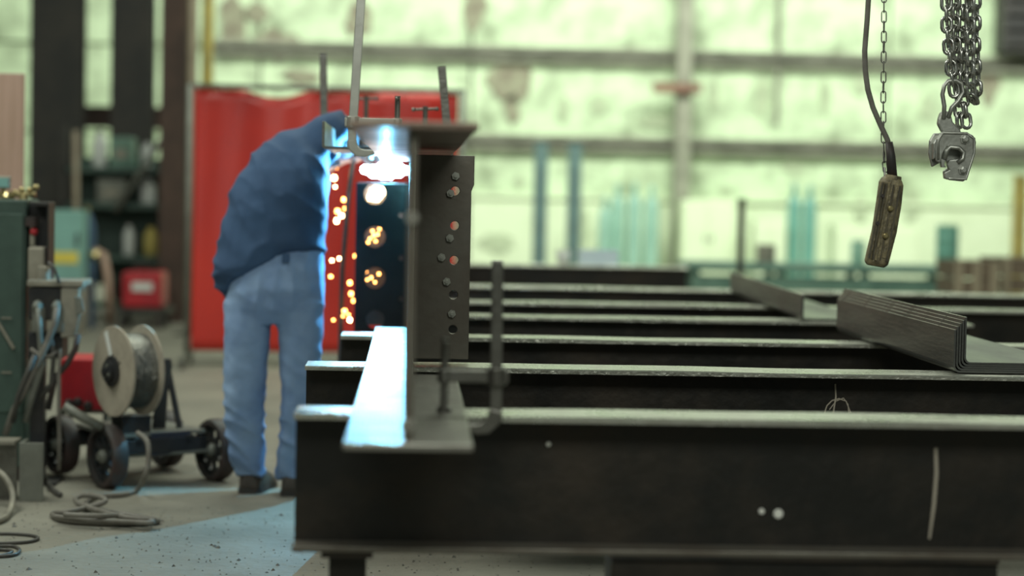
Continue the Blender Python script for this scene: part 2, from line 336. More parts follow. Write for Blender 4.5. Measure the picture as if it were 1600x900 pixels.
# ---------------------------------------------------------------- the girder being welded
def circle(cx, cy, r, n=14): return [(cx + r * math.cos(2 * math.pi * i / n), cy + r * math.sin(2 * math.pi * i / n)) for i in range(n)]
ZF0, ZF1, ZT0, ZT1 = ZB + .001, ZB + .016, 1.428, 1.444
def girder():
    t = thing('plate_girder', (0, 6.4, ZF0), 'large steel girder being welded, standing across the table beams', 'girder')
    fl = MB(); fl.box(-.137, .137, 4.30, 5.9, ZF0, ZF1); fl.box(-.137, .012, 5.9, 7.96, ZF0, ZF1)
    # one L-shaped flange plate: right half coped back
    m = MB(); m.plate([(-.137, 4.30), (.137, 4.30), (.137, 5.88), (.125, 5.93), (.012, 5.93), (.012, 7.96), (-.137, 7.96)], [], (0, 0, (ZF0 + ZF1) / 2), (1, 0, 0), (0, 1, 0), ZF1 - ZF0)
    m.build('bottom_flange', MT['girder'], t, bevel=.003)
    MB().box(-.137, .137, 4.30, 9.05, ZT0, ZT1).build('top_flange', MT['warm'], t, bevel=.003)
    MB().box(-.010, .010, 4.34, 9.05, ZF1, ZT0).build('web', MT['girder_web'], t, bevel=.003)
    # bolted splice plate on the right side
    hs = [circle(.135, z, .014) for z in (.86, .97, 1.08, 1.19, 1.30)]
    m = MB(); m.plate([(.010, ZF1), (.186, ZF1), (.186, 1.3), (.194, 1.32), (.194, 1.412), (.010, 1.412)], hs, (0, 6.5, 0), (1, 0, 0), (0, 0, 1), .016)
    m.build('splice_plate', MT['girder_web'], t, bevel=.002)
    # end plate on the left with a weld gap above it
    sc = 8.9 / FPX
    hz = [P(586, y, 8.9) for y in (303, 370, 434, 499)]
    hs = [circle(p.x, p.z, .045 if i < 3 else .040, 16) for i, p in enumerate(hz)] + [circle(p.x + .115, p.z - .09, .012, 10) for p in hz[:3]]
    zl = P(600, 286, 8.9).z; xl = P(555, 400, 8.9).x; zb = .68
    m = MB(); m.plate([(xl, zb), (-.010, zb), (-.010, zl), (xl, zl)], hs, (0, 8.9, 0), (1, 0, 0), (0, 0, 1), .02)
    m.build('end_plate', MT['mill'], t, bevel=.002)
    MB().box(xl + .01, -.010, 9.035, 9.05, .70, zl - .01).build('back_stiffener', MT['girder_web'], t)
    for z, y in ((1.24, 4.335), (.80, 4.335)):
        MB().lathe([(.016, 0), (.013, .008)], (0, y + .004, z), (0, -1, 0), 12).build('weld_spot', MT['girder'], t)
    for px, py in ((712, 275), (704, 302), (703, 372), (690, 402), (698, 440), (706, 490)):
        p = P(px, py, 6.49); MB().lathe([(.013, 0), (.013, .010), (.006, .010), (.006, .02)], p, (0, -1, 0), 6).build('bolt', MT['clampsteel'], t)
    p = P(740, 512, 6.9)
    return t
girder()

# bent plate clamped on the top flange
def bent_plate(name, label, x0, y0, y1, z0, leg, foot, th, mt, group=None, rad=.02, sk=0.0):
    """L section along Y: upright leg at x0, foot running towards +X"""
    prof = [(0, leg)]
    k = 5
    for i in range(k + 1):
        a = math.pi / 2 * i / k; prof.append((rad - rad * math.cos(a), rad - rad * math.sin(a)))
    prof.append((foot, 0)); prof.append((foot, th))
    r2 = max(rad - th, .003)
    for i in range(k + 1):
        a = math.pi / 2 * (k - i) / k; prof.append((th + r2 - r2 * math.cos(a), th + r2 - r2 * math.sin(a)))
    prof.append((th, leg))
    n = 4; rings = [[V((x0 + px + sk * (y0 + (y1 - y0) * j / n - y0), y0 + (y1 - y0) * j / n, z0 + pz)) for px, pz in prof] for j in range(n + 1)]
    o = MB().loft(rings).build(name, mt, None); tag(o, label, 'steel plate', group)
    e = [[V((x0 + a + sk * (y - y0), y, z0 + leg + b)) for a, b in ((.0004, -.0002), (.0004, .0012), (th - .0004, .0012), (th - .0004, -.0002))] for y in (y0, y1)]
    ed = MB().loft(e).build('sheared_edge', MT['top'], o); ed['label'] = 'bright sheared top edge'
    return o
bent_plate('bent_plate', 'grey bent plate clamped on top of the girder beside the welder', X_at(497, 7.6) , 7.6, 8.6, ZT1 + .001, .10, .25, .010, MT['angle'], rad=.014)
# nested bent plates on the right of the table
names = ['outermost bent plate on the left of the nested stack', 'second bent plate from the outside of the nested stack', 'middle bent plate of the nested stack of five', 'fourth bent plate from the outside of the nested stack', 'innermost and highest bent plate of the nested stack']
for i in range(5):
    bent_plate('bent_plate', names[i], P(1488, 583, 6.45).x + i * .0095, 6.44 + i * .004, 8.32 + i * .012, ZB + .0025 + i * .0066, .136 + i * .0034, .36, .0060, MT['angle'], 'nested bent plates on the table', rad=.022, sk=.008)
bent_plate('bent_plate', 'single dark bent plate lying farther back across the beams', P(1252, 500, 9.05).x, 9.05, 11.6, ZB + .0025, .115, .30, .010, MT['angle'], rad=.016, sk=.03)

# ---------------------------------------------------------------- bar clamps
def bar_clamp(label, bar_lo, bar_hi, jaw_dir, jaw_len, arm_z, arm_len, screw_lo, screw_hi, mt='clampsteel', hook=True, th=.012, wd=.032, handle='y', group=None):
    lo, hi = V(bar_lo), V(bar_hi); d = (hi - lo).normalized()
    t = thing('bar_clamp', lo, label, 'clamp', group)
    MB().bar(lo, hi, th, wd, (0, 1, 0)).build('bar', MT[mt], t, bevel=.002)
    s = V((jaw_dir, 0, 0))
    if hook:
        m = MB(); pts = [lo + d * .03, lo + d * .005 + s * .006, lo - d * .014 + s * .025, lo - d * .017 + s * jaw_len * .6, lo - d * .012 + s * jaw_len]
        rings = []
        for i, p in enumerate(pts):
            tg = (pts[min(i + 1, 4)] - pts[max(i - 1, 0)]).normalized(); nn = tg.cross(V((0, 1, 0))).normalized(); hw = (.017, .017, .016, .013, .008)[i]
            rings.append([p + nn * hw + V((0, .009, 0)), p - nn * hw + V((0, .009, 0)), p - nn * hw - V((0, .009, 0)), p + nn * hw - V((0, .009, 0))])
        m.loft(rings).build('fixed_jaw', MT[mt], t, bevel=.003)
    k = (arm_z - lo.z) / d.z; a = lo + d * k
    m = MB(); e = a + s * arm_len
    m.bar(a - s * .030, e, .026, .030, (0, 1, 0)); m.lathe([(.026, -.020), (.026, .020)], a - V((0, 0, 0)), (0, 0, 1), 12); m.lathe([(.018, -.016), (.018, .016)], e, (0, 0, 1), 12)
    arm = m.build('sliding_arm', MT[mt], t, bevel=.002)
    MB().cyl(V((e.x, e.y, screw_lo)), V((e.x, e.y, screw_hi)), .010, n=10).build('screw', MT['darkclamp'], t)
    MB().lathe([(.018, 0), (.018, .008), (.010, .016)], V((e.x, e.y, screw_lo - .001)), (0, 0, 1), 12).build('swivel_foot', MT['darkclamp'], t)
    ax = V((0, 1, 0)) if handle == 'y' else V((1, 0, 0.05))
    hp = V((e.x, e.y, screw_hi - .012)); h = MB().cyl(hp - ax * .045, hp + ax * .045, .005, n=8)
    h.ball(hp - ax * .045, .009, 5); h.ball(hp + ax * .045, .009, 5); h.build('handle', MT['darkclamp'], t)
Yc = 7.4
lo = P(549, 232, Yc)
bar_clamp('tall bar clamp gripping the girder top flange in front of the welder', lo, P(568, -60, Yc), 1, .085, P(550, 191, Yc).z, P(618, 190, Yc).x - P(549, 190, Yc).x, ZT1 + .014, P(618, 150, Yc).z, hook=True, handle='y')
Yc = 9.02
bar_clamp('bar clamp with its bar standing above the welder back', P(507, 250, Yc), P(505, 84, Yc), 1, .07, P(508, 205, Yc).z, P(574, 190, Yc).x - P(509, 190, Yc).x, ZT1 + .014, P(574, 150, Yc).z, mt='darkclamp', handle='x')
Yc = 8.0
bar_clamp('dark leaning bar clamp on the right edge of the girder top', P(703, 250, Yc), P(690, 104, Yc), -1, .05, P(700, 214, Yc).z, P(700, 190, Yc).x - P(664, 190, Yc).x, ZT1 + .002, P(664, 166, Yc).z, mt='darkclamp', handle='x')
Yc = 4.925
bar_clamp('bar clamp holding the girder bottom flange beside the front beam', P(775, 660, Yc), P(777, 408, Yc), -1, .075, P(775, 588, Yc).z, P(775, 600, Yc).x - P(694, 600, Yc).x, ZF1 + .002, P(693, 528, Yc).z, mt='darkclamp', handle='y', wd=.028)

# ---------------------------------------------------------------- welding arc and sparks
ARC = P(603, 267, 8.904)
m = MB()
for dx, dz, r in ((0, 0, .041), (-.045, -.004, .03), (.045, .004, .033), (-.085, .004, .02), (.085, .004, .018)):  # arc core, with wider balls added to stand for its glare
    m.ball(ARC + V((dx, 0, dz)), r, 6, (1.2, .22, 1))
arc = m.build('welding_arc', MT['arc'], None, True, loc=ARC); tag(arc, 'blinding white welding arc with its glare under the girder top flange', 'welding arc')
pl = bpy.data.lights.new('arc_light', 'POINT'); pl.energy = 100; pl.color = (.15, .64, 1.0); pl.shadow_soft_size = .0018
po = bpy.data.objects.new('arc_light', pl); C.objects.link(po); po.location = ARC + V((0, -.0112, -.002))
def spark(px, py, Y, r, hot=False, where='flying beside the welder jacket'):
    p = P(px, py, Y); m = MB().ball(p, r, 4, (1, 1, random.uniform(1, 1.6)))
    o = m.build('spark', MT['sparkhot' if hot else 'spark'], None, True); tag(o, 'glowing orange weld spark ' + where, 'spark', 'welding sparks ' + where)
for px, py in ((522, 278), (524, 292), (536, 312), (528, 330), (540, 326), (533, 337), (518, 407), (530, 404), (516, 432), (546, 442), (549, 459), (545, 492), (539, 486), (521, 500), (536, 494), (546, 500), (555, 400), (525, 262), (551, 470), (527, 345)):
    spark(px + random.uniform(-1, 1), py, random.uniform(9.0, 9.35), random.uniform(.006, .012), random.random() < .4)
for px, py in ((583, 300), (592, 304), (588, 296), (580, 308), (596, 299), (588, 310)): spark(px, py, 8.96, .017, True, 'in the top hole of the end plate')
for px, py in ((582, 361), (590, 366), (578, 373), (587, 377), (593, 358), (575, 379), (584, 368)): spark(px, py, 8.96, .0065, False, 'in the second hole of the end plate')
for px, py in ((572, 424), (580, 434), (586, 441), (592, 428), (574, 437)): spark(px, py, 8.96, .006, False, 'in the third hole of the end plate')

# ---------------------------------------------------------------- the welder (person)
def oval(L, R, ry, Yc, n=24, p=2.4, lift=0.0):
    mid = (L + R) / 2; h = (R - L) / 2; out = []
    for i in range(n):
        t = 2 * math.pi * i / n; c, s = math.cos(t), math.sin(t)
        cx = math.copysign(abs(c) ** (2 / p), c); sy = math.copysign(abs(s) ** (2 / p), s)
        out.append(V((mid.x + h.x * cx, Yc + ry * sy, mid.z + h.z * cx - lift * sy)))
    return out
def ring(lx, ly, rx, ry_, depth, Yc, lift=0.0): return oval(P(lx, ly, 8.6), P(rx, ry_, 8.6), depth, Yc, lift=lift)
from mathutils import noise
def remesh(o, vox, sm, fold=None):
    r = o.modifiers.new('remesh', 'REMESH'); r.mode = 'VOXEL'; r.voxel_size = vox; r.use_smooth_shade = True
    s = o.modifiers.new('smooth', 'SMOOTH'); s.factor = .5; s.iterations = sm
    if not fold: return
    dg = bpy.context.evaluated_depsgraph_get(); dg.update()
    me = bpy.data.meshes.new_from_object(o.evaluated_get(dg)); o.modifiers.clear(); o.data = me
    nn = [v.normal.copy() for v in me.vertices]
    for v, n_ in zip(me.vertices, nn): v.co += n_ * fold(v.co)
    for p in me.polygons: p.use_smooth = True
    me.update()
def ridge(x): return 1 - 2 * abs(x) ** .7
def denim_fold(p):
    z = p.z; low = max(0, min(1, (.55 - z) / .5)); up = max(0, min(1, (z - .62) / .15))
    a = noise.noise(V((p.x * 5 + 3, p.y * 5, z * 15 + p.x * 9)))
    b = noise.noise(V((p.x * 16, p.y * 8 + 7, z * 4 + p.x * 3)))
    return (.004 + .014 * low) * (ridge(a * 1.3) - .4) * .7 + .005 * up * ridge(b * 1.3) + .003 * noise.noise(p * 22)
def jacket_fold(p):
    q = p.x * .75 + p.z * .55; r = -p.x * .55 + p.z * .8
    a = noise.noise(V((q * 11, r * 2.6, p.y * 3)))            # folds fanning down from the shoulder
    b = noise.noise(V((p.x * 5 + 2, p.y * 5, p.z * 12)))
    top = max(0, min(1, (p.z - .22) / .25))
    return .014 * top * (ridge(a * 1.35) - .4) + .010 * (1 - top) * (ridge(b * 1.2) - .4) + .003 * noise.noise(p * 14)
def person():
    hipc = P(432, 420, 8.6)
    t = thing('person', (hipc.x, 8.6, 0), 'person in navy work jacket and blue jeans bending to weld the girder', 'person')
    Q = lambda x, y, Y: P(x, y, Y)
    # --- body: one continuous skin
    js = {'pelvis': (Q(432, 430, 8.62), .13), 'belly': (Q(437, 370, 8.62), .12), 'chest': (Q(450, 280, 8.64), .14), 'upper': (Q(478, 222, 8.70), .10), 'neck': (Q(512, 205, 8.80), .055), 'head': (Q(528, 212, 8.87), .088), 'face': (Q(540, 228, 8.93), .06),
          'shl': (Q(424, 252, 8.74), .06), 'ell': (Q(420, 310, 9.00), .045), 'wrl': (Q(540, 246, 9.10), .032), 'hal': (Q(566, 246, 9.08), .034),
          'shr': (Q(500, 238, 8.70), .06), 'elr': (Q(522, 236, 8.95), .045), 'wrr': (Q(556, 226, 8.96), .032), 'har': (Q(578, 232, 8.96), .034),
          'hpl': (Q(395, 455, 8.62), .085), 'knl': (Q(384, 610, 8.62), .060), 'anl': (Q(388, 735, 8.72), .042), 'tol': (Q(398, 762, 8.85), .035),
          'hpr': (Q(468, 455, 8.61), .085), 'knr': (Q(464, 610, 8.60), .060), 'anr': (Q(452, 738, 8.69), .042), 'tor': (Q(462, 764, 8.82), .035)}
    order = list(js); idx = {k: i for i, k in enumerate(order)}
    ed = [('pelvis', 'belly'), ('belly', 'chest'), ('chest', 'upper'), ('upper', 'neck'), ('neck', 'head'), ('head', 'face'), ('upper', 'shl'), ('shl', 'ell'), ('ell', 'wrl'), ('wrl', 'hal'), ('upper', 'shr'), ('shr', 'elr'), ('elr', 'wrr'), ('wrr', 'har'),
          ('pelvis', 'hpl'), ('hpl', 'knl'), ('knl', 'anl'), ('anl', 'tol'), ('pelvis', 'hpr'), ('hpr', 'knr'), ('knr', 'anr'), ('anr', 'tor')]
    base = V((hipc.x, 8.6, 0))
    me = bpy.data.meshes.new('body'); me.from_pydata([js[k][0] - base for k in order], [(idx[a], idx[b]) for a, b in ed], [])
    o = bpy.data.objects.new('body', me); C.objects.link(o); place(o, base, t); me.materials.append(MT['skin'])
    sk = o.modifiers.new('skin', 'SKIN'); sk.use_smooth_shade = True
    for i, k in enumerate(order):
        r = js[k][1] * .8; me.skin_vertices[0].data[i].radius = (r, r)
    me.skin_vertices[0].data[0].use_root = True
    sb = o.modifiers.new('subdivision', 'SUBSURF'); sb.levels = 1; sb.render_levels = 1
    # --- jeans
    m = MB()
    m.loft([ring(374, 392, 505, 388, .135, 8.62), ring(364, 425, 507, 415, .145, 8.61), ring(355, 455, 507, 448, .145, 8.60), ring(351, 482, 507, 480, .135, 8.61), ring(352, 505, 505, 505, .11, 8.62)])
    m.loft([ring(350, 470, 428, 474, .115, 8.61), ring(350, 520, 423, 520, .105, 8.61), ring(349, 575, 417, 575, .095, 8.62), ring(348, 625, 414, 625, .088, 8.63), ring(348, 675, 413, 675, .082, 8.66), ring(353, 712, 412, 712, .078, 8.69), ring(364, 738, 412, 738, .072, 8.71), ring(366, 748, 411, 749, .07, 8.715)])
    m.loft([ring(428, 474, 507, 470, .115, 8.60), ring(434, 520, 505, 520, .105, 8.60), ring(437, 575, 502, 575, .095, 8.60), ring(438, 625, 497, 625, .088, 8.61), ring(435, 675, 490, 675, .082, 8.63), ring(430, 712, 483, 712, .078, 8.66), ring(429, 742, 479, 742, .072, 8.68), ring(430, 752, 478, 752, .07, 8.69)])
    j = m.build('jeans', MT['denim'], t, True); remesh(j, .009, 4, denim_fold)
    # belt loop and pocket on the seat
    MB().box(P(441, 402, 8.45).x, P(452, 402, 8.45).x, 8.447, 8.462, P(446, 410, 8.45).z, P(446, 396, 8.45).z).build('belt_loop', MT['jacket'], t)
    # --- jacket
    m = MB()
    m.loft([ring(349, 466, 507, 403, .16, 8.62, .085), ring(333, 447, 509, 392, .17, 8.62, .075), ring(330, 425, 510, 375, .172, 8.62, .055), ring(337, 385, 511, 350, .172, 8.62, .025), ring(346, 340, 512, 318, .172, 8.62), ring(358, 300, 513, 285, .168, 8.63), ring(373, 265, 514, 262, .16, 8.65), ring(396, 236, 517, 246, .145, 8.68), ring(432, 208, 526, 230, .125, 8.72), ring(474, 186, 538, 216, .105, 8.76), ring(512, 171, 549, 206, .085, 8.80), ring(532, 164, 554, 196, .06, 8.83)])
    m.tube([P(412, 268, 8.70), P(408, 300, 8.85), P(420, 300, 9.0), P(470, 270, 9.08), P(535, 232, 9.10)], [.075, .075, .07, .058, .05], 12)
    m.tube([P(505, 240, 8.68), P(516, 222, 8.82), P(530, 218, 8.93), P(554, 222, 8.955)], [.065, .058, .052, .045], 12)
    j = m.build('jacket', MT['jacket'], t, True); remesh(j, .010, 5, jacket_fold)
    # --- boots
    for cx, Yh, sgn in ((388, 8.60, 1), (454, 8.58, 1)):
        p = G(cx, 772 if cx < 400 else 776); x, y0 = p.x, p.y
        dx = .22; rings = []
        for (s, hw, h) in ((0, .035, .075), (.02, .046, .11), (.07, .05, .125), (.12, .05, .10), (.18, .054, .075), (.24, .05, .06), (.28, .03, .045)):
            c = V((x + s * dx, y0 + s, 0)); rings.append([c + V((-hw, 0, .022)), c + V((-hw * .95, 0, h * .6)), c + V((-hw * .55, 0, h)), c + V((hw * .55, 0, h)), c + V((hw * .95, 0, h * .6)), c + V((hw, 0, .022))])
        b = MB().loft(rings).build('boot', MT['boot'], t, True, bevel=.004)
        so = [[V((x + s * dx - hw, y0 + s, 0)), V((x + s * dx - hw, y0 + s, .024)), V((x + s * dx + hw, y0 + s, .024)), V((x + s * dx + hw, y0 + s, 0))] for s, hw in ((-.006, .036), (.02, .05), (.08, .054), (.14, .05), (.2, .058), (.25, .052), (.29, .03))]
        MB().loft(so).build('sole', MT['black'], b)
        MB().cyl(V((x, y0 + .06, .07)), V((x, y0 + .065, .19)), .056, .055, 14).build('boot_shaft', MT['boot'], b, True)
    # --- welding hood over the face
    hc = P(529, 214, 8.90)
    m = MB(); m.ball(hc, .098, 8, (.95, 1.05, 1.05)); d = V((.6, .55, -.55)).normalized()
    hood = m.build('welding_hood', MT['helmet'], t, True)
    MB().obox(hc + d * .085, d.cross(V((0, 0, 1))), V((0, 0, 1)), d, .055, .03, .012).build('visor', MT['black'], hood)
    # --- gloves, each with a palm, four fingers and a thumb curled round what they hold
    def glove(wr, tip, grip):
        wr, tip = V(wr), V(tip); d = (tip - wr).normalized(); up = V((0, 0, 1)); sd = d.cross(up).normalized(); m = MB()
        m.obox(wr + d * .045, d, sd, up, .045, .038, .016); m.cyl(wr - d * .07, wr + d * .01, .05, .042, 12)
        for i, ln in enumerate((.062, .072, .068, .052)):
            b0 = wr + d * .085 + sd * (-.03 + .02 * i); m.tube([b0, b0 + d * ln * .45 - up * .008, b0 + d * ln * .7 - up * .03, b0 + d * ln * .55 - up * .05], [.011, .0105, .0095, .008], 8)
        b0 = wr + d * .025 + sd * .036; m.tube([b0, b0 + sd * .03 + d * .025 - up * .01, b0 + sd * .02 + d * .055 - up * .03], [.013, .012, .009], 8)
        o = m.build('glove', MT['leather'], t, True); remesh(o, .006, 2)
    glove(P(560, 223, 8.96), P(586, 238, 8.95), 0); glove(P(541, 234, 9.10), P(574, 246, 9.06), 1)
    # --- the welding torch in the hand
    g = thing('welding_torch', P(582, 240, 8.96), 'dark welding torch held at the arc in a gloved hand', 'welding torch')
    h0 = P(574, 236, 8.98); h1 = P(594, 254, 8.93)
    MB().cyl(h0, h1, .013, .011, 10).build('handle', MT['black'], g); MB().cyl(h1, ARC + V((-.02, .02, .006)), .008, .006, 10).build('nozzle', MT['brass'], g)
    MB().tube([h0, h0 + V((-.06, .08, -.02)), P(545, 300, 9.25), P(535, 420, 9.3), P(530, 600, 9.35), G(500, 735, .02)], .011, 8).build('cable', MT['darkcable'], g)
person()

# ---------------------------------------------------------------- chains, plate clamp and pendant
def link_mesh(L, W, r, name, mt):
    pts = []; hs = L / 2 - W / 2
    for i in range(7):
        a = math.pi * i / 6; pts.append(V((W / 2 * math.cos(a), 0, hs + W / 2 * math.sin(a))))
    for i in range(7):
        a = math.pi + math.pi * i / 6; pts.append(V((W / 2 * math.cos(a), 0, -hs + W / 2 * math.sin(a))))
    m = MB().tube(pts, r, 6, True); me = bpy.data.meshes.new(name); me.from_pydata(m.v, [], m.f)
    for p in me.polygons: p.use_smooth = True
    me.materials.append(mt); return me
def chain(label, path, pitch, me, cat='chain', group=None, twist=0.6):
    path = [V(p) for p in path]; t = thing('chain', path[-1], label, cat, group)
    segs = [(path[i + 1] - path[i]).length for i in range(len(path) - 1)]; tot = sum(segs); n = int(tot / pitch)
    def at(s):
        for i, L in enumerate(segs):
            if s <= L or i == len(segs) - 1: return path[i].lerp(path[i + 1], s / L)
            s -= L
    for k in range(n):
        a, b = at(k * pitch), at((k + 1) * pitch); d = (b - a).normalized()
        q = V((0, 0, 1)).rotation_difference(d) @ Matrix.Rotation(twist + (math.pi / 2 if k % 2 else 0) + random.uniform(-.15, .15), 3, 'Z').to_quaternion()
        o = bpy.data.objects.new('link', me); C.objects.link(o); o.rotation_mode = 'QUATERNION'; o.rotation_quaternion = q; place(o, (a + b) / 2, t)
    return t
CY = 6.75
big = link_mesh(.050, .031, .0066, 'link', MT['chain']); small = link_mesh(.040, .016, .0022, 'link', MT['darkclamp'])
G1 = 'chain falls hanging over the plate clamp'
chain('leftmost fall of steel chain running down into the shackle', [P(1478, -520, CY), P(1479, 40, CY), P(1485, 100, CY), P(1492, 150, CY)], .036, big, group=G1, twist=.3)
chain('straight steel chain ending behind the shackle at the plate clamp', [P(1490, -520, CY + .03), P(1493, 60, CY + .03), P(1497, 130, CY + .03), P(1500, 204, CY + .03)], .036, big, group=G1, twist=.8)
chain('inner steel chain bent slightly to the clamp bolt', [P(1506, -520, CY + .02), P(1506, 60, CY + .02), P(1503, 140, CY + .03), P(1511, 200, CY + .02)], .036, big, group=G1, twist=.5)
chain('steel chain that hangs in a free loop beside the shackle', [P(1514, -520, CY - .02), P(1516, 60, CY - .02), P(1516, 140, CY - .02), P(1521, 161, CY - .01), P(1526, 146, CY + .02), P(1524, 60, CY + .02), P(1526, -520, CY + .02)], .036, big, group=G1, twist=.9)
chain('extra fall of steel chain behind the others', [P(1485, -520, CY + .06), P(1487, 60, CY + .06), P(1494, 120, CY + .06)], .036, big, group=G1, twist=.1)
def plate_clamp():
    s = CY / FPX; o = P(1487, 245, CY)
    t = thing('plate_lifting_clamp', P(1487, 285, CY), 'grey cast plate lifting clamp hanging on its shackle below the chains', 'lifting clamp')
    L = lambda pts: [((x - 1487) * s, (245 - y) * s) for x, y in pts]
    body = L([(1464, 208), (1470, 205), (1508, 207), (1517, 211), (1522, 221), (1520, 240), (1509, 278), (1504, 284), (1482, 282), (1474, 279), (1473, 270), (1480, 266), (1476, 258), (1480, 250), (1497, 248), (1499, 240), (1494, 231), (1476, 230), (1470, 240), (1466, 256), (1459, 253), (1457, 235), (1459, 218)])
    m = MB(); m.plate(body, [], o + V((0, -.022, 0)), (1, 0, 0), (0, 0, 1), .014); m.build('side_plate', MT['castclamp'], t, bevel=.004)
    back = L([(1460, 208), (1506, 207), (1516, 213), (1519, 225), (1506, 280), (1478, 280), (1476, 268), (1484, 262), (1480, 250), (1470, 255), (1458, 262), (1452, 240), (1453, 220)])
    m = MB(); m.plate(back, [], o + V((0, .022, 0)), (1, 0, 0), (0, 0, 1), .014); m.build('side_plate', MT['castclamp'], t, bevel=.004)
    m = MB(); m.plate(L([(1463, 212), (1506, 211), (1516, 220), (1514, 242), (1502, 246), (1500, 228), (1474, 226), (1466, 242), (1456, 250), (1455, 225)]), [], o, (1, 0, 0), (0, 0, 1), .032); m.build('core', MT['castclamp'], t, bevel=.003)
    # raised rim round the throat
    m = MB().tube([o + V((a, -.032, b)) for a, b in L([(1472, 248), (1475, 236), (1480, 230), (1494, 231), (1502, 238), (1501, 248), (1493, 254)])], .008, 8); m.build('throat_rim', MT['castclamp'], t, True)
    m = MB(); m.plate(L([(1486, 252), (1490, 258), (1496, 268), (1500, 281), (1478, 281), (1480, 270), (1482, 262)]), [], o + V((0, -.012, 0)), (1, 0, 0), (0, 0, 1), .03); m.build('cam_jaw', MT['castclamp'], t, bevel=.003)
    m = MB(); m.plate(L([(1466, 248), (1474, 250), (1472, 258), (1476, 262), (1468, 262)]), [], o + V((0, -.018, 0)), (1, 0, 0), (0, 0, 1), .02); m.build('fixed_jaw', MT['castclamp'], t, bevel=.002)
    MB().tube([o + V((a, -.03, b)) for a, b in L([(1462, 250), (1461, 222), (1468, 208), (1506, 208), (1518, 216), (1519, 238), (1507, 280), (1480, 280)])], .0045, 8).build('edge_rim', MT['castclamp'], t, True)
    for x, y in ((1504, 218), (1501, 266)):
        p = P(x, y, CY) + V((0, -.028, 0)); b = MB().lathe([(.017, 0), (.017, .006), (.012, .006), (.012, .016), (.007, .018)], p, (0, -1, 0), 6); b.build('bolt', MT['castclamp'], t)
    # lug and shackle bow
    m = MB(); m.plate(L([(1463, 186), (1466, 176), (1474, 172), (1482, 176), (1486, 190), (1500, 204), (1496, 210), (1470, 208), (1462, 194)]), [], o, (1, 0, 0), (0, 0, 1), .024); m.build('lug', MT['castclamp'], t, bevel=.005)
    bow = [(1473, 186), (1474, 166), (1471, 148), (1474, 134), (1480, 127), (1492, 126), (1501, 131), (1504, 144), (1496, 158), (1486, 168), (1480, 184)]
    MB().tube([P(x, y, CY) + V((0, -.012, 0)) for x, y in bow], .0075, 10).build('shackle_bow', MT['castclamp'], t, True)
plate_clamp()
PY = 6.9
chain('thin sash chain hanging beside the hoist control cable', [P(1383, -520, PY + .03), P(1381, 60, PY + .03), P(1380, 160, PY + .03), P(1381, 245, PY + .03), P(1384, 272, PY + .02)], .034, small, twist=.3)
def pendant():
    t = thing('hoist_pendant', P(1370, 418, PY), 'dirty yellow hoist control pendant hanging on a bent cable', 'hoist control')
    a = P(1394, 274, PY); b = P(1368, 416, PY); d = (b - a).normalized(); sd = V((0, 1, 0)).cross(d).normalized()
    if sd.x < 0: sd = -sd
    fwd = V((0, -1, 0)); Ln = (b - a).length
    rings = []
    for s, w_, dp in ((0, .022, .02), (.02, .026, .024), (.045, .034, .028), (.09, .040, .032), (.3, .041, .034), (.6, .040, .034), (.9, .039, .034), (.965, .038, .033), (1.0, .028, .024)):
        c = a + d * Ln * s + sd * (.010 * (1 - abs(2 * s - 1)))
        rings.append([c + sd * w_ + fwd * dp * .5, c + sd * w_ * .6 + fwd * dp, c - sd * w_ * .55 + fwd * dp, c - sd * w_ + fwd * dp * .45, c - sd * w_ - fwd * dp * .6, c - sd * w_ * .5 - fwd * dp, c + sd * w_ * .5 - fwd * dp, c + sd * w_ - fwd * dp * .6])
    MB().loft(rings).build('shell', MT['pendant'], t, bevel=.004)
    MB().bar(a + d * Ln * .08 + fwd * .036 - sd * .012, a + d * Ln * .94 + fwd * .036 - sd * .012, .008, .010, sd).build('seam_rib', MT['pendant'], t, bevel=.002)
    MB().bar(a + d * Ln * .12 + fwd * .034 + sd * .014, a + d * Ln * .9 + fwd * .034 + sd * .014, .012, .008, sd).build('cover_plate', MT['pendant'], t, bevel=.002)
    for q, w_ in ((-.034, .006), (-.022, .005), (.004, .004), (.026, .006)):
        MB().bar(a + d * Ln * .1 + fwd * .030 + sd * q, a + d * Ln * .93 + fwd * .030 + sd * q, w_, .012, sd).build('groove_strip', MT['darkpend'], t)
    for f in (.36, .66):
        p = a + d * Ln * f + fwd * .034 + sd * .006; MB().lathe([(.010, 0), (.010, .012), (.006, .016)], p, fwd, 10).build('push_button', MT['brass'], t)
        for q in (-.12,): MB().lathe([(.007, 0), (.006, .008)], a + d * Ln * (f + q) + fwd * .034 - sd * .028, fwd, 8).build('button', MT['black'], t)
    MB().lathe([(.028, 0), (.030, .012), (.028, .024)], a + d * .0 + sd * .004, d, 12).build('collar', MT['pendant'], t)
    MB().tube([P(1389, 222, PY), P(1392, 245, PY), P(1394, 276, PY)], [.013, .016, .018], 10).build('strain_relief', MT['black'], t, True)
    pts = [(1372, -520), (1366, -200), (1361, -90), (1358, -20), (1355, 30), (1351, 80), (1352, 110), (1356, 140), (1364, 168), (1376, 196), (1386, 217), (1390, 230)]
    MB().tube([P(x, y, PY) for x, y in pts], .0095, 10).build('cable', MT['cable'], t, True)
    MB().tube([P(1382, 262, PY + .01), P(1383, 278, PY), P(1390, 286, PY - .01)], .004, 6).build('chain_eye', MT['darkclamp'], t)
pendant()

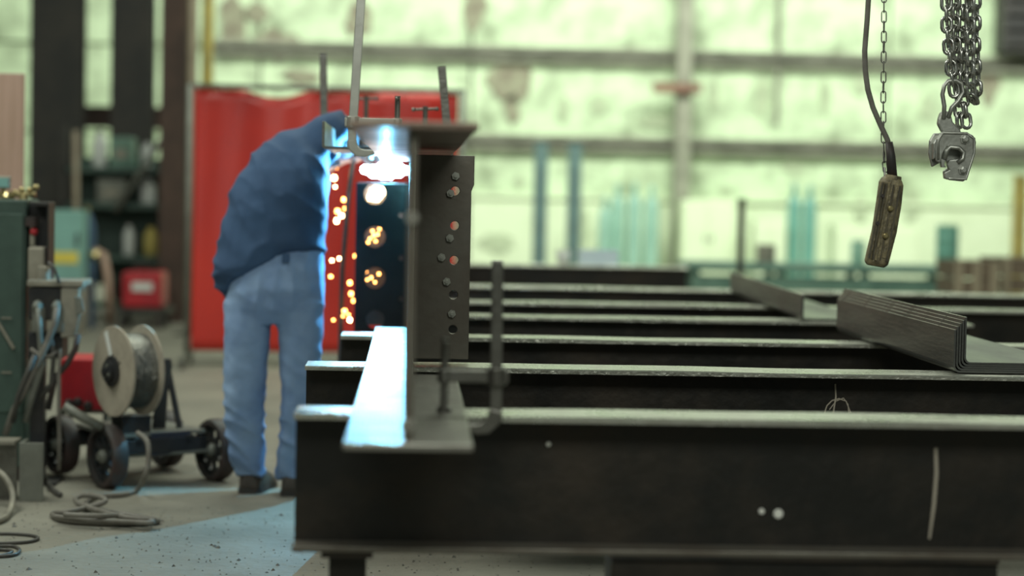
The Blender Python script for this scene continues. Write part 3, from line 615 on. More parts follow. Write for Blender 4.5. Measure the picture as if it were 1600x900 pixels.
# ---------------------------------------------------------------- wire feeder cart
NX = V((-.82, -.57, 0)).normalized(); TX = V((-.57, .82, 0)).normalized(); UZ = V((0, 0, 1))
def feeder():
    w1 = P(168, 719, 8.78); w2 = P(337, 716, 9.05); R = .138
    w1.z = w2.z = R
    t = thing('wire_feeder_cart', ((w1 + w2) / 2 - V((0, 0, R))), 'four-wheeled welding wire feeder cart holding a big wire spool', 'wire feeder')
    def wheel(c, r=R):
        h = .035
        ty = MB().lathe([(r * .80, -h), (r * .95, -h), (r, -h * .6), (r, h * .6), (r * .95, h), (r * .80, h)], c, NX, 32, True).build('wheel', MT['black'], t, 'auto')
        a = TX; b = UZ
        m = MB(); m.plate(circle(0, 0, r * .815, 32), [circle(r * .52 * math.cos(2 * math.pi * k / 8 + .2), r * .52 * math.sin(2 * math.pi * k / 8 + .2), r * .14, 10) for k in range(8)], c + NX * .012, a, b, .012)
        m.build('wheel_disc', MT['blackmetal'], ty)
        MB().lathe([(r * .22, -.04), (r * .22, .03), (r * .12, .045)], c, NX, 14).build('hub', MT['greypaint'], ty)
    wheel(w1); wheel(w2); wheel(w1 + TX * .46, R * .95); wheel(w2 + TX * .46, R * .95)
    mid = (w1 + w2) / 2
    MB().cyl(w1, w2, .012).build('axle', MT['greypaint'], t); MB().cyl(w1 + TX * .46, w2 + TX * .46, .012).build('axle', MT['greypaint'], t)
    ln = (w1 - w2).length / 2 - .05
    MB().obox(mid + UZ * .035, NX, TX, UZ, ln, .02, .03).build('cross_member', MT['blackmetal'], t, bevel=.003)
    MB().obox(mid + TX * .46 + UZ * .035, NX, TX, UZ, ln, .02, .03).build('cross_member', MT['blackmetal'], t, bevel=.003)
    for k in (-.6, .6): MB().obox(mid + TX * .23 + NX * ln * k + UZ * .055, NX, TX, UZ, .02, .25, .02).build('side_rail', MT['blackmetal'], t, bevel=.003)
    MB().obox(mid + TX * .23 + UZ * .085, NX, TX, UZ, ln, .24, .008).build('deck', MT['greypaint'], t)
    # feeder drive housing and spool bracket
    e = P(255, 700, 8.98); MB().obox(e + UZ * .03, NX, TX, UZ, .10, .07, .05).build('drive_housing', MT['navy'], t, bevel=.006)
    pts = [(236, 690), (241, 640), (249, 575), (256, 560), (266, 560), (268, 572), (262, 612), (258, 690)]
    o0 = P(250, 630, 9.05); s = 9.05 / FPX
    MB().plate([((x - 250) * s, (630 - y) * s) for x, y in pts], [], o0, (1, 0, 0), (0, 0, 1), .03).build('spool_bracket', MT['blackmetal'], t, bevel=.004)
    MB().cyl(P(262, 575, 9.1), P(285, 690, 9.05), .014).build('bracket_brace', MT['blackmetal'], t)
    MB().obox(P(205, 662, 8.9), NX, TX, UZ, .07, .05, .04).build('roller_box', MT['blackmetal'], t, bevel=.004)
    MB().tube([P(100, 634, 8.72), P(125, 650, 8.72), P(160, 668, 8.74)], .02, 10).build('wire_conduit', MT['greypaint'], t, True)
    # spool
    sp = P(178, 580, 8.72); sr = .193
    g = thing('wire_spool', sp - UZ * sr, 'fibreboard spool of welding wire on the feeder cart', 'wire spool')
    wdt = .135
    for k in (0, 1):
        c = sp - NX * wdt * k
        f = MB(); f.plate(circle(0, 0, sr, 40), [circle(0, 0, .03, 16)] + [circle(.07 * math.cos(a), .07 * math.sin(a), .010, 8) for a in (0.5, 2.6, 4.7)], c, TX, UZ, .012); f.build('flange', MT['spool'], g, bevel=.002)
    prof = [(.13, .0)]
    n = 12
    for i in range(n):
        z = -wdt * (i + .5) / n; prof += [(.155, z + wdt / n * .45), (.159, z), (.155, z - wdt / n * .45)]
    prof.append((.13, -wdt)); prof = [(r, h) for r, h in prof]
    MB().lathe(prof, sp - NX * .002, NX, 36).build('wire_winding', MT['wire'], g, True)
    hub = MB().lathe([(.066, 0), (.066, .012), (.044, .016), (.044, .03), (.018, .034), (.018, .045)], sp + NX * .006, NX, 20).build('hub', MT['blackmetal'], g, 'auto')
    for k in range(4):
        a = k * math.pi / 2 + .4; q = sp + NX * .03 + (TX * math.cos(a) + UZ * math.sin(a)) * .028; MB().lathe([(.008, 0), (.008, .012)], q, NX, 6).build('hub_bolt', MT['greypaint'], hub)
    MB().obox(sp + NX * .010 + TX * .035 + UZ * .115, (TX * .5 + UZ), NX, (TX - UZ * .5), .055, .001, .014).build('paper_sticker', MT['white'], g)
    MB().cyl(sp - NX * wdt, sp - NX * (wdt + .06), .02).build('spindle', MT['blackmetal'], g)
feeder()
# red power source behind the spool
p0, p1 = P(94, 560, 9.55), P(165, 642, 9.55)
t = thing('power_source', ((p0.x + p1.x) / 2, 9.7, 0), 'small red power source behind the wire spool on the cart', 'welding machine')
body = MB().box(p0.x, p1.x, 9.55, 9.85, p1.z, p0.z).build('case', MT['redpaint'], t, bevel=.012)
for x, y in ((122, 628), (108, 630), (138, 634)): MB().lathe([(.022, 0), (.022, .015), (.012, .03)], P(x, y, 9.55), (0, -1, 0), 12).build('socket', MT['black'], t)
tc = (p0 + p1) / 2; MB().obox((tc.x, 9.7, p1.z - .008), (1, 0, 0), (0, 1, 0), UZ, .12, .14, .007).build('tray', MT['greypaint'], t)
for sx in (-.1, .1):
    for yy in (9.59, 9.8): MB().box(tc.x + sx - .012, tc.x + sx + .012, yy, yy + .025, 0, p1.z - .015).build('leg', MT['greypaint'], t)

# ---------------------------------------------------------------- left machines
def cabinet():
    Y = 8.95; x0, x1 = P(-60, 400, Y).x, P(41, 400, Y).x; z1 = P(20, 312, Y).z
    t = thing('machine_cabinet', ((x0 + x1) / 2, Y + .25, 0), 'dark green steel machine cabinet beside the wire welder', 'cabinet')
    MB().box(x0, x1, Y, Y + .3, .06, z1).build('body', MT['cabgreen'], t, bevel=.008)
    MB().box(x0 + .015, x1 - .012, Y - .012, Y, .30, z1 - .06).build('door', MT['cabgreen'], t, bevel=.004)
    MB().box(x0 + .02, x1 - .02, Y + .02, Y + .28, 0, .06).build('plinth', MT['black'], t)
    for y in (497, 582): MB().bar(P(2, y, Y - .016), P(18, y, Y - .016), .006, .006).build('catch', MT['beige'], t)
    MB().bar(P(-5, 500, Y - .03), P(22, 545, Y - .03), .02, .012).build('lever', MT['beige'], t, bevel=.002)
    # regulator set on the top
    g = thing('gas_regulator', P(18, 310, Y + .1), 'brass gas regulator with gauge on top of the green cabinet', 'regulator')
    zb = z1 + .001
    def q(px, dz, dy=.1): return V((P(px, 310, Y + dy).x, Y + dy, zb + dz))
    MB().cyl(q(-8, .02), q(56, .022), .012).build('pipe', MT['brass'], g)
    MB().lathe([(.03, 0), (.032, .012), (.02, .03)], q(12, 0), UZ, 14).build('body', MT['brass'], g)
    MB().box(q(-6, 0).x, q(16, 0).x, Y + .08, Y + .12, zb + .045, zb + .10).build('gauge_box', MT['beige'], g, bevel=.006)
    MB().box(q(-4, 0).x, q(14, 0).x, Y + .076, Y + .08, zb + .052, zb + .092).build('gauge_face', MT['teal'], g)
    for px in (24, 34, 46, 56): MB().ball(q(px, .03 + .012 * (px % 3)), .014, 5).build('fitting', MT['brass'], g, True)
    MB().cyl(q(5, .0), q(5, .05), .01).build('stem', MT['brass'], g); MB().cyl(q(36, -.0), q(36, .03), .02, .012).build('valve', MT['brass'], g)
cabinet()
def welder_stand():
    Y = 8.85
    def bx(name, x0, x1, y0, y1, dY, dep, mt, par, bv=.004): 
        a, b = P(x0, y1, Y + dY), P(x1, y0, Y + dY); return MB().box(a.x, b.x, Y + dY, Y + dY + dep, a.z, b.z).build(name, MT[mt], par, bevel=bv)
    t = thing('wire_welder', P(85, 750, Y) * 1, 'old beige and black wire welder on a post, cables hanging below', 'welding machine')
    bx('back_plate', 45, 76, 317, 442, .16, .02, 'blackmetal', t); bx('side_frame', 72, 76, 317, 442, .02, .16, 'blackmetal', t); bx('top_frame', 46, 76, 316, 322, .02, .16, 'blackmetal', t)
    bx('motor_block', 43, 70, 386, 440, .04, .10, 'beige', t, .01); bx('motor_cap', 58, 74, 416, 442, .0, .08, 'beige', t, .006)
    MB().cyl(P(51, 384, Y + .08), P(51, 350, Y + .08), .012).build('spindle', MT['beige'], t); MB().ball(P(53, 362, Y + .07), .018, 6).build('knob', MT['redpaint'], t, True)
    MB().lathe([(.03, -.02), (.03, .02)], P(50, 346, Y + .08), UZ, 14).build('drive_roll', MT['black'], t)
    bx('shelf', 42, 130, 439, 447, -.02, .26, 'beige', t); bx('control_box', 44, 103, 450, 500, .0, .2, 'blackmetal', t, .006)
    # slanted side case
    s = Y / FPX; o0 = P(115, 485, Y + .09)
    MB().plate([((x - 115) * s, (485 - y) * s) for x, y in ((101, 448), (129, 448), (131, 490), (124, 524), (101, 526))], [], o0, (1, 0, 0), UZ, .2).build('side_case', MT['beige'], t, bevel=.006)
    MB().plate([((x - 115) * s, (485 - y) * s) for x, y in ((117, 462), (128, 466), (131, 486), (120, 494))], [], P(115, 485, Y - .02), (1, 0, 0), UZ, .02).build('vent_flap', MT['greypaint'], t, bevel=.003)
    for i, x in enumerate((60, 90)):
        MB().lathe([(.022, 0), (.022, .03), (.014, .05)], P(x, 476, Y), (0, -1, -.3), 12).build('socket', MT['greypaint'], t, 'auto')
        bx('terminal', x - 10, x + 10, 480, 520, -.015, .06, 'greypaint', t, .006)
    bx('lower_box', 44, 98, 520, 560, .03, .15, 'blackmetal', t)
    a = P(60, 600, Y + .1); MB().box(a.x - .03, a.x + .03, Y + .07, Y + .13, .012, P(60, 560, Y + .1).z).build('post', MT['blackmetal'], t)
    MB().box(a.x - .045, a.x + .1, Y - .02, Y + .2, 0, .012).build('foot_plate', MT['blackmetal'], t)
    for pts, r, mt in (([(90, 480), (86, 505), (70, 545), (48, 590), (22, 640), (8, 680)], .014, 'cable'), ([(60, 480), (62, 520), (66, 570), (50, 620), (40, 660)], .013, 'greypaint'), ([(122, 522), (118, 545), (104, 570), (86, 590), (75, 640)], .013, 'black'),
                       ([(48, 545), (62, 556), (80, 556), (94, 545), (92, 580), (92, 640), (93, 690), (92, 735)], .009, 'cable'), ([(80, 530), (84, 560), (80, 600), (62, 625)], .011, 'darkcable'), ([(75, 410), (84, 418), (90, 432), (92, 442)], .007, 'darkcable'), ([(55, 555), (40, 590), (28, 620), (20, 660)], .012, 'darkcable')):
        dy = random.uniform(-.10, -.03); MB().tube([P(x, y, Y + dy) for x, y in pts], r, 8).build('cable', MT[mt], t, True)
welder_stand()
# steel offcuts leaning at the foot of the welder
t = thing('angle_offcut', G(40, 783), 'short grey steel angle standing on the floor under the welder', 'steel offcut')
g0 = G(40, 784); Y = g0.y; zt = P(50, 692, Y).z
MB().box(P(30, 700, Y).x, P(68, 700, Y).x, Y, Y + .012, 0, zt).build('leg', MT['greypaint'], t, bevel=.002)
MB().box(P(30, 700, Y).x, P(30, 700, Y).x + .012, Y + .012, Y + .14, 0, zt).build('leg', MT['greypaint'], t, bevel=.002)
t = thing('channel_offcut', V((P(-15, 780, Y + .05).x, Y + .12, 0)), 'grey steel channel offcut lying beside the green cabinet foot', 'steel offcut')
xa, xb = P(-60, 700, Y + .05).x, P(26, 700, Y + .05).x; zt = P(10, 690, Y + .1).z
MB().box(xa, xb, Y + .06, Y + .07, 0, zt).build('web', MT['darkclamp'], t); MB().box(xa, xb, Y + .0, Y + .15, zt, zt + .012).build('flange', MT['beige'], t)
# cables on the floor
def hose(label, pts, r, mt, name='cable', cat='cable'):
    out = []
    for q in pts:
        x, y = q[0], q[1]; z = q[2] if len(q) > 2 else r + .001
        out.append(G(x, y, z) if z < .1 else P(x, y, q[3]))
    # Catmull-Rom smoothing
    sm = []
    for i in range(len(out) - 1):
        a, b, c, d = out[max(i - 1, 0)], out[i], out[i + 1], out[min(i + 2, len(out) - 1)]
        for k in range(5):
            s = k / 5; sm.append(.5 * ((2 * b) + (c - a) * s + (2 * a - 5 * b + 4 * c - d) * s * s + (3 * b - a - 3 * c + d) * s ** 3))
    sm.append(out[-1]); o = MB().tube(sm, r, 8).build(name, MT[mt], None, True); tag(o, label, cat)
hose('grey cable coiled on the floor in front of the wire feeder cart', [(215, 676, .5, 8.55), (230, 690, .42, 8.5), (232, 720, .3, 8.48), (226, 745, .2, 8.48), (214, 766), (190, 773), (150, 776), (134, 788), (150, 797, .03), (190, 803), (225, 808), (246, 815), (200, 818), (140, 817), (95, 812), (82, 803), (105, 800, .03), (140, 792, .03), (165, 783, .05), (150, 775, .05), (125, 775, .04), (120, 785, .03), (160, 800, .04), (205, 810, .04), (244, 814, .03)], .011, 'cable')
hose('second cable strand lying on the coil before the cart', [(84, 807, .03), (130, 812, .03), (190, 815, .03), (240, 817, .03), (205, 806, .04), (150, 806, .05), (100, 804, .05)], .010, 'cable')
hose('thick tan cable looping down beside the channel offcut', [(-30, 728, .3, 8.3), (-5, 735, .26, 8.25), (12, 752, .2, 8.2), (20, 775, .13, 8.15), (15, 800), (2, 812), (-25, 818)], .013, 'beige')
hose('thin dark cable looping over the bare floor', [(-30, 834), (20, 834), (52, 837), (59, 842), (40, 847), (0, 849), (-30, 849)], .006, 'darkcable')
hose('thin dark cable curled up at the floor edge', [(-30, 856), (15, 853), (30, 858), (24, 866), (0, 869), (-20, 864), (0, 859), (18, 861), (10, 866), (-30, 873)], .006, 'darkcable')
hose('cable running between the angle offcut and the cart', [(62, 730, .12, 8.62), (72, 752), (84, 766), (94, 773)], .012, 'darkcable')

# plywood board at the far left
Y = 10.2; a, b = P(-60, 200, Y), P(38, 115, Y)
o = MB().box(a.x, b.x, Y, Y + .03, 0, b.z).build('plywood_board', MT['pink'], None, bevel=.004); tag(o, 'tall pinkish plywood board standing behind the green cabinet', 'board')

# ---------------------------------------------------------------- red welding curtain
def curtain():
    Y = 14.8; xl, xr = P(297, 300, Y).x, P(718, 300, Y).x; zt = P(500, 138, Y).z; zb = P(400, 549, Y).z
    t = thing('welding_curtain', ((xl + xr) / 2, Y, 0), 'red vinyl welding curtain on a grey pipe frame', 'welding curtain')
    nx, nz = 70, 24; vs_ = []; fs = []
    for j in range(nz + 1):
        for i in range(nx + 1):
            u = i / nx; v = j / nz
            top = zt - .02 - .055 * max(0, math.sin((u - .19) / .24 * math.pi)) * (1 if .19 < u < .43 else 0)
            dy = .022 * math.sin(u * 13) * (.4 + .6 * v) + .008 * math.sin(u * 41 + v * 2) * (1 - .5 * v) + .015 * math.sin(v * 5 + u * 6)
            vs_.append(V((xl + .02 + (xr - xl - .04) * u, Y + dy, top + (zb - top) * v)))
    for j in range(nz):
        for i in range(nx): k = j * (nx + 1) + i; fs.append((k, k + 1, k + nx + 2, k + nx + 1))
    m = MB().add(vs_, fs).build('curtain', MT['curtain'], t, True)
    so = m.modifiers.new('thickness', 'SOLIDIFY'); so.thickness = .003
    for x in (xl - .01, xr + .01):
        MB().cyl((x, Y, .07), (x, Y, zt + .01), .022).build('post', MT['greypaint'], t, True)
        MB().bar((x, Y - .3, .075), (x, Y + .3, .075), .04, .03, (1, 0, 0)).build('foot', MT['greypaint'], t)
        for dy in (-.27, .27): MB().lathe([(.03, -.012), (.03, .012)], (x, Y + dy, .03), (1, 0, 0), 14).build('caster', MT['black'], t)
    MB().cyl((xl - .02, Y, zt), (xr + .02, Y, zt), .018).build('top_rail', MT['greypaint'], t, True)
    n = 10
    for i in range(n + 1):
        if 2 < i < 5 - .5: continue
        x = xl + .05 + (xr - xl - .1) * i / n; MB().lathe([(.024, -.004), (.029, -.004), (.029, .004), (.024, .004)], (x, Y, zt - .008), (1, 0, 0), 12, True).build('ring', MT['clampsteel'], t)
    x = P(300, 560, Y).x
curtain()

# ---------------------------------------------------------------- background on the left: columns, racks, machines
def column(label, x0, x1, ytop, ybot, Y, mt, full=True):
    a, b = P(x0, 200, Y).x, P(x1, 200, Y).x; t = thing('steel_column', ((a + b) / 2, Y, 0), label, 'column'); h = 4.6; c = (a + b) / 2
    MB().box(a, b, Y, Y + .03, .02, h).build('flange', MT[mt], t); MB().box(a, b, Y + .3, Y + .33, .02, h).build('flange', MT[mt], t); MB().box(c - .015, c + .015, Y + .03, Y + .3, .02, h).build('web', MT[mt], t)
    MB().box(a - .08, b + .08, Y - .08, Y + .41, 0, .02).build('base_plate', MT[mt], t); return t
column('wide dark steel column behind the plywood board', 46, 126, 0, 300, 21, 'column')
column('dark rusty steel column next to the red curtain', 250, 289, 0, 340, 19.5, 'rustcol')
column('dark steel column between the two pale wall strips', 172, 236, 0, 160, 21.5, 'column')
Y = 22.0
t = thing('cross_beam', P(190, 182, Y), 'dark rusty cross beam bolted behind the columns', 'steel beam')
a, b = P(60, 200, Y).x, P(300, 200, Y).x; z0, z1 = P(190, 200, Y).z, P(190, 166, Y).z
MB().box(a, b, Y, Y + .2, z1 - .02, z1).build('flange', MT['rustcol'], t); MB().box(a, b, Y, Y + .2, z0, z0 + .02).build('flange', MT['rustcol'], t); MB().box(a, b, Y + .04, Y + .07, z0, z1).build('web', MT['rustcol'], t)
o = MB().box(P(190, 140, 22.1).x, P(214, 140, 22.1).x, Y + .0, Y + .16, z1 + .001, P(190, 128, 22.1).z).build('brick_pink_box', MT['pink']); o.name = 'tool_box'; tag(o, 'small pinkish box on the dark cross beam', 'box')
for i, (x0, x1, mt, lab) in enumerate(((290, 306, 'batten', 'pale grey pipe post beside the rusty column'), (312, 331, 'yellow', 'dull yellow pipe post behind the red curtain'))):
    Y = 18 + .4 * i; p = P((x0 + x1) / 2, 300, Y); t = thing('pipe_post', (p.x, Y, 0), lab, 'post'); r = (x1 - x0) / 2 * Y / FPX
    MB().cyl((p.x, Y, .015), (p.x, Y, 4.4), r).build('pipe', MT[mt], t, True); MB().box(p.x - .12, p.x + .12, Y - .12, Y + .12, 0, .015).build('base_plate', MT['column'], t)

def rack():
    Y = 20.0; a, b = P(100, 300, Y).x, P(292, 300, Y).x
    t = thing('storage_rack', ((a + b) / 2, Y + .3, 0), 'dark steel storage rack full of parts behind the red machine', 'rack')
    zs = [P(200, y, Y).z for y in (475, 400, 318, 262)]
    for x in (a, b):
        for dy in (0, .6): MB().box(x - .03, x + .03, Y + dy - .03, Y + dy + .03, 0, zs[3] + .4).build('upright', MT['column'], t)
    for z in zs: MB().box(a, b, Y - .03, Y + .63, z - .05, z).build('shelf', MT['cabgreen'], t)
    MB().box(a, b, Y + .60, Y + .62, .3, zs[3] + .1).build('back_sheet', MT['cabgreen'], t)
    def item(nm, lab, cat, x0, x1, py, lev, mt, shape):
        xa, xb = P(x0, 300, Y).x, P(x1, 300, Y).x; z0 = zs[lev] + .001; z1 = P((x0 + x1) / 2, py, Y).z; c = V(((xa + xb) / 2, Y + .15, z0)); r = (xb - xa) / 2
        if shape == 'box':
            q = thing(nm, c, lab, cat); MB().box(xa, xb, Y + .03, Y + .35, z0, z1).build('case', MT[mt], q, bevel=.01); MB().box(xa + r * .5, xb - r * .5, Y + .022, Y + .03, z0 + (z1 - z0) * .3, z0 + (z1 - z0) * .6).build('label_plate', MT['beige'], q)
        else:
            q = thing(nm, c, lab, cat); h = z1 - z0
            MB().lathe([(r * .92, 0), (r, .02), (r, h * .72), (r * .55, h * .88), (r * .4, h)], c, UZ, 18).build('body', MT[mt], q, 'auto'); MB().lathe([(r * .45, 0), (r * .45, .03)], c + V((0, 0, h)), UZ, 12).build('cap', MT['black'], q)
    item('can', 'pale tall can on the upper rack shelf nearest the wide column', 'can', 140, 163, 206, 3, 'white', 'can')
    item('can', 'pale short can on the upper rack shelf beside the rusty column', 'can', 217, 233, 222, 3, 'white', 'can')
    item('crate', 'pale green box on the upper rack shelf', 'box', 170, 205, 214, 3, 'bench', 'box')
    item('can', 'white can on the second rack shelf from the top', 'can', 216, 240, 278, 2, 'white', 'can')
    item('crate', 'grey box on the second rack shelf', 'box', 150, 196, 280, 2, 'greypaint', 'box')
    item('can', 'pale bottle standing left on the middle rack shelf', 'can', 190, 208, 352, 1, 'white', 'can')
    item('can', 'yellowish can in the middle of the middle rack shelf', 'can', 222, 246, 355, 1, 'yellow', 'can')
    item('crate', 'dark box at the end of the middle rack shelf', 'box', 252, 282, 350, 1, 'column', 'box')
    item('can', 'dull yellow tin on the lowest rack shelf', 'can', 258, 280, 420, 0, 'yellow', 'can')
rack()
for i, (xa, ya, xb, yb, mt, lab) in enumerate(((118, 205, 100, 470, 'batten', 'pale pipe leaning on the rack beside the wide column'), (262, 205, 180, 330, 'greypaint', 'grey pipe lying slanted across the upper rack shelves'))):
    a, b = P(xa, ya, 19.9), P(xb, yb, 19.86)
    if i != 1: b = G(xb, 503, .03); b.y = 19.6; b = V((b.x, 19.6, .03))
    o = MB().cyl(a, b, .03, n=12).build('leaning_pipe', MT[mt], None, True); tag(o, lab, 'pipe')
def bg_machine():
    Y = 18.6; p0, p1 = P(190, 425, Y), P(252, 482, Y)
    t = thing('red_welding_machine', ((p0.x + p1.x) / 2, Y + .2, 0), 'red welding machine with a white label in front of the rack', 'welding machine')
    MB().box(p0.x, p1.x, Y, Y + .5, p1.z, p0.z).build('case', MT['redpaint'], t, bevel=.03)
    a, b = P(206, 441, Y - .01), P(238, 455, Y - .01); MB().box(a.x, b.x, Y - .012, Y + .001, b.z, a.z).build('label_plate', MT['white'], t)
    MB().tube([V((p0.x + .08, Y + .1, p0.z)), V((p0.x + .1, Y + .1, p0.z + .06)), V((p1.x - .1, Y + .1, p0.z + .06)), V((p1.x - .08, Y + .1, p0.z))], .015, 8).build('handle', MT['black'], t)
    MB().box(p0.x - .05, p1.x + .05, Y - .03, Y + .55, p1.z - .05, p1.z).build('trolley_deck', MT['column'], t)
    for sx in (p0.x, p1.x):
        for dy in (.03, .47): MB().lathe([(.055, -.02), (.055, .02)], (sx, Y + dy, .055), (1, 0, 0), 14).build('wheel', MT['black'], t)
    Y = 18.0; a, b = P(72, 328, Y), P(128, 440, Y)
    t = thing('control_cabinet', ((a.x + b.x) / 2, Y + .2, 0), 'pale teal control cabinet with a yellow label on a beige plinth', 'cabinet')
    z2 = P(100, 440, Y).z
    MB().box(a.x, b.x, Y, Y + .35, z2, a.z).build('case', MT['teal'], t, bevel=.012); MB().box(a.x - .01, b.x + .01, Y + .005, Y + .36, 0, z2 - .001).build('plinth', MT['beige'], t, bevel=.01)
    c, d = P(75, 393, Y), P(122, 412, Y); lb = MB().box(c.x, d.x, Y - .006, Y + .001, d.z, c.z).build('warning_label', MT['label_y'], t)
    MB().box(b.x - .05, b.x - .03, Y - .02, Y, (z2 + a.z) / 2, (z2 + a.z) / 2 + .12).build('handle', MT['black'], t)
    Y = 18.5; p = P(137, 330, Y); t = thing('gas_cylinder', (p.x, Y, 0), 'dark blue gas cylinder beside the pale teal cabinet', 'gas cylinder')
    h = P(137, 322, Y).z; MB().lathe([(.07, 0), (.075, .02), (.075, h - .2), (.05, h - .1), (.022, h - .06)], (p.x, Y, 0), UZ, 16).build('body', MT['bottle_b'], t, 'auto'); MB().cyl((p.x, Y, h - .06), (p.x, Y, h), .02).build('valve', MT['brass'], t)
    Y = 18.3; t = thing('brown_hose', P(160, 480, Y), 'brown hose drooping between the blue cylinder and red machine', 'hose')
    pts = [P(145, 402, Y - .05), P(152, 392, Y), P(162, 398, Y), P(168, 430, Y), P(170, 462, Y), G(172, 505, .04)]
    MB().tube(pts, .036, 10).build('hose', MT['pink'], t, True); MB().cyl(pts[0], pts[0] + (pts[1] - pts[0]).normalized() * .05, .045).build('coupling', MT['brass'], t)
bg_machine()

# ---------------------------------------------------------------- background on the right
def post(label, x0, x1, ytop, Y, mt, base=.1):
    a, b = P(x0, ytop, Y), P(x1, ytop, Y); t = thing('steel_post', ((a.x + b.x) / 2, Y, 0), label, 'post'); w_ = (b.x - a.x)
    MB().box(a.x, b.x, Y, Y + w_, .02, a.z).build('shaft', MT[mt], t, bevel=.01); MB().box(a.x - base, b.x + base, Y - base, Y + w_ + base, 0, .02).build('base_plate', MT[mt], t)
    MB().box(a.x - .01, b.x + .01, Y - .01, Y + w_ + .01, a.z, a.z + .02).build('cap', MT[mt], t)
post('teal steel post standing nearest the red curtain', 836, 857, 224, 24, 'tealpost')
post('teal steel post standing next to the pale green gas cylinders', 889, 910, 226, 24, 'tealpost')
post('thin dark steel pole in front of the green bench', 1155, 1165, 314, 17, 'column', .06)
post('yellow post at the edge by the brown crates', 1588, 1606, 276, 22, 'yellow')
def gas_bottle(label, px, ytop, Y, mt, r=.10, group=None):
    p = P(px, ytop, Y); h = p.z; t = thing('gas_cylinder', (p.x, Y, 0), label, 'gas cylinder', group)
    prof = [(r * .9, 0), (r, .03), (r, h - .34), (r * .93, h - .26), (r * .7, h - .18), (r * .4, h - .14)]
    MB().lathe(prof, (p.x, Y, 0), UZ, 20).build('body', MT[mt], t, True); MB().lathe([(r * .42, h - .15), (r * .42, h - .03), (r * .3, h)], (p.x, Y, 0), UZ, 14).build('valve_cap', MT[mt], t, True)
gas_bottle('pale green gas cylinder at the end of its row by the teal post', 946, 306, 27.1, 'bottle_g', .09)
gas_bottle('second pale green gas cylinder from the teal post', 966, 288, 27.2, 'bottle_g')
gas_bottle('third pale green gas cylinder from the teal post', 992, 286, 27.1, 'bottle_g')
gas_bottle('pale green gas cylinder nearest the wall column', 1019, 290, 27.1, 'bottle_g')
gas_bottle('teal gas cylinder of the pair, nearer the thin dark pole', 1242, 288, 26.6, 'bottle_t', .092)
gas_bottle('teal gas cylinder of the pair, nearer the crates', 1266, 290, 26.6, 'bottle_t', .092)
def locker(label, x0, x1, y0, Y, mt, name='locker', legs=False):
    a, b = P(x0, y0, Y), P(x1, y0, Y); t = thing(name, ((a.x + b.x) / 2, Y + .2, 0), label, 'cabinet')
    MB().box(a.x, b.x, Y, Y + .4, .06, a.z).build('case', MT[mt], t, bevel=.01); c = (a.x + b.x) / 2
    for u, v in ((a.x + .02, c - .01), (c + .01, b.x - .02)):
        d = MB().box(u, v, Y - .015, Y - .001, .1, a.z - .04).build('door', MT[mt], t); MB().box(c - .05 if v < c else c + .03, c - .03 if v < c else c + .05, Y - .03, Y - .015, a.z * .55, a.z * .62).build('handle', MT['column'], d)
    MB().box(a.x + .03, b.x - .03, Y + .03, Y + .37, 0, .06).build('plinth', MT['column'], t)
locker('pale yellow-green cabinet standing right of the wall column', 1066, 1150, 312, 27.0, 'lowpaint')
locker('pale cabinet behind the bench beside the teal cylinder pair', 1180, 1228, 345, 26.4, 'lowpaint')
locker('low pale green cabinet behind the hanging pendant', 1305, 1440, 352, 26.4, 'lowpaint')
def bench():
    Y = 20.0; a, b = P(1075, 420, Y).x, P(1500, 420, Y).x; z = P(1280, 414, Y).z
    t = thing('work_bench', ((a + b) / 2, Y + .4, 0), 'long green painted steel work bench against the far wall', 'bench')
    MB().box(a, b, Y, Y + .8, z - .08, z).build('top', MT['bench'], t, bevel=.01)
    MB().box(a + .05, b - .05, Y + .06, Y + .09, z - .34, z - .12).build('apron', MT['bench'], t); MB().box(a + .05, b - .05, Y + .1, Y + .75, .14, .18).build('lower_shelf', MT['bench'], t)
    n = 4
    for i in range(n):
        for dy in (.05, .7): x = a + .05 + (b - a - .18) * i / (n - 1); MB().box(x, x + .08, Y + dy, Y + dy + .08, 0, z - .08).build('leg', MT['bench'], t)
    def drum(label, x0, x1, yt, mt):
        p, q = P(x0, yt, Y + .4), P(x1, yt, Y + .4); r = (q.x - p.x) / 2; c = V(((p.x + q.x) / 2, Y + .4, z + .001)); h = p.z - z
        k = thing('drum', c, label, 'drum'); MB().lathe([(r * .97, 0), (r, .01), (r, h * .33), (r * 1.04, h * .35), (r, h * .37), (r, h * .64), (r * 1.04, h * .66), (r, h * .68), (r, h)], c, UZ, 20).build('shell', MT[mt], k, 'auto'); MB().lathe([(r * .9, 0), (r * .9, .015)], c + V((0, 0, h)), UZ, 20).build('lid', MT[mt], k)
    drum('teal drum on the bench end near the crates', 1464, 1498, 354, 'bottle_t')
    drum('small pale green drum on the bench between cylinders and pendant', 1330, 1352, 378, 'bottle_g')
    drum('pale drum on the bench behind the single bent plate', 1182, 1212, 384, 'beige')
bench()
def vise():
    p = P(1497, 400, 19.3)
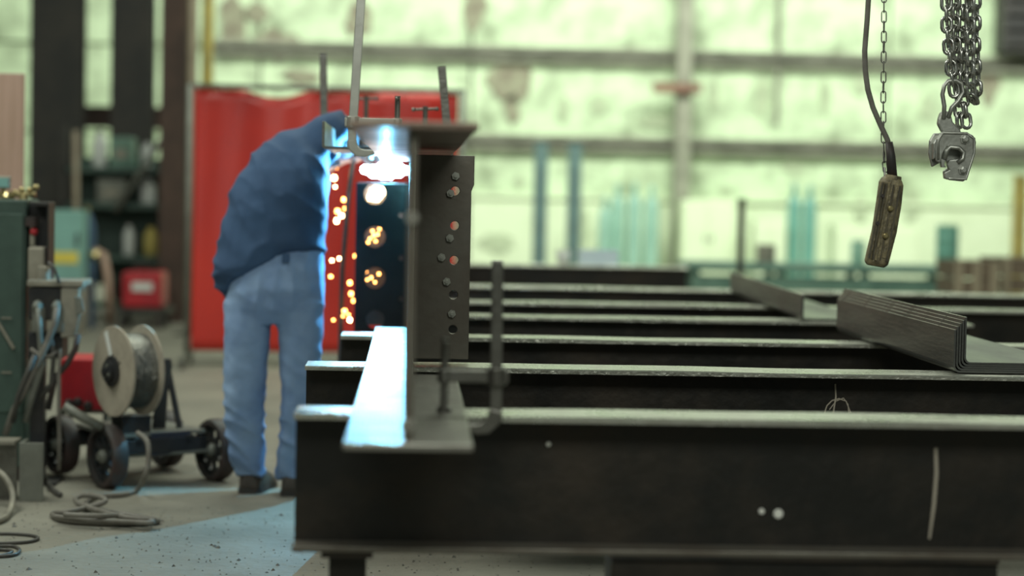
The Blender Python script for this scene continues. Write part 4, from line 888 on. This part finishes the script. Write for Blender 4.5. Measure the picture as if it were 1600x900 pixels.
def tray():
    Y = 15.66; a, b = P(905, 404, Y), P(966, 404, Y); z = ZB + .0035
    t = thing('plastic_tray', ((a.x + b.x) / 2, Y + .07, z), 'pale blue plastic tray on the farthest short beam', 'tray')
    MB().box(a.x, b.x, Y, Y + .13, z, z + .012).build('bottom', MT['plasticblue'], t); zt = P(935, 391, Y).z
    for q in ((a.x, b.x, Y, Y + .008), (a.x, b.x, Y + .122, Y + .13), (a.x, a.x + .008, Y, Y + .13), (b.x - .008, b.x, Y, Y + .13)): MB().box(q[0], q[1], q[2], q[3], z + .012, zt).build('side', MT['plasticblue'], t)
    p = P(880, 400, Y + .07); o = thing('plastic_pot', (p.x, Y + .07, z), 'small white pot next to the pale blue tray', 'pot')
    MB().lathe([(.045, 0), (.055, .10), (.048, .10), (.04, .012)], (p.x, Y + .07, z), UZ, 16).build('body', MT['white'], o, True); MB().lathe([(.058, .095), (.058, .108), (.05, .108), (.05, .095)], (p.x, Y + .07, z), UZ, 16, True).build('rim', MT['white'], o)
tray()
def crate(label, x0, x1, yt, Y, dep):
    a, b = P(x0, yt, Y), P(x1, yt, Y); z1 = a.z; t = thing('timber_crate', ((a.x + b.x) / 2, Y + dep / 2, 0), label, 'crate'); n = 5; h = (z1 - .1) / n
    for i in range(n):
        MB().box(a.x, b.x, Y, Y + .025, .1 + h * i + .006, .1 + h * (i + 1) - .006).build('plank', MT['wood'], t); MB().box(a.x, a.x + .025, Y + .03, Y + dep, .1 + h * i + .006, .1 + h * (i + 1) - .006).build('plank', MT['wood'], t)
        MB().box(b.x - .025, b.x, Y + .03, Y + dep, .1 + h * i + .006, .1 + h * (i + 1) - .006).build('plank', MT['wood'], t)
    k = max(2, int((b.x - a.x) / .22))
    for i in range(k + 1): x = a.x + (b.x - a.x - .07) * i / k; MB().box(x, x + .07, Y - .025, Y - .001, .05, z1 + .01).build('batten', MT['batten'], t)
    for dy in (.02, dep / 2, dep - .1): MB().box(a.x, b.x, Y + dy, Y + dy + .09, 0, .1).build('skid', MT['wood'], t)
    MB().box(a.x, b.x, Y, Y + dep, z1 - .01, z1 + .01).build('lid', MT['wood'], t)
crate('brown timber crate with pale battens beside the green bench', 1492, 1560, 410, 17.0, .6)
crate('brown timber crate under the yellow post', 1566, 1680, 406, 17.3, .7)
# dark fan box high on the wall
Y = 27.5; a, b = P(1566, 82, Y), P(1640, -30, Y)
t = thing('extractor_fan', ((a.x + b.x) / 2, Y, a.z), 'dark extractor fan housing high on the far wall', 'fan')
MB().box(a.x, b.x, Y, Y + .45, a.z, b.z).build('housing', MT['column'], t, bevel=.02)
for k in range(5): z = a.z + (b.z - a.z) * (k + .5) / 5; MB().obox(((a.x + b.x) / 2, Y - .03, z), (1, 0, 0), (0, 1, -.6), (0, .6, 1), (b.x - a.x) / 2 - .04, .07, .01).build('louvre', MT['column'], t)

# loose grit on the concrete
def grit():
    m = MB(); rnd = random.Random(3)
    def chip(x, y, r):
        a = rnd.uniform(0, 6.3); pts = [V((x + r * math.cos(a + k * 2.1) * rnd.uniform(.6, 1.2), y + r * math.sin(a + k * 2.1) * rnd.uniform(.6, 1.2), 0.0005)) for k in range(3)] + [V((x, y, r * .7))]
        m.add(pts, [(0, 1, 3), (1, 2, 3), (2, 0, 3), (0, 2, 1)])
    for i in range(2600):
        x = rnd.uniform(-1.5, 1.9); y = rnd.uniform(5.6, 8.3)
        chip(x, y, rnd.uniform(.002, .0065) if rnd.random() < .95 else rnd.uniform(.008, .014))
    o = m.build('floor_grit', MT['grit'], None); tag(o, 'dark grit and spatter scattered over the concrete floor', 'grit', kind='stuff')
grit()
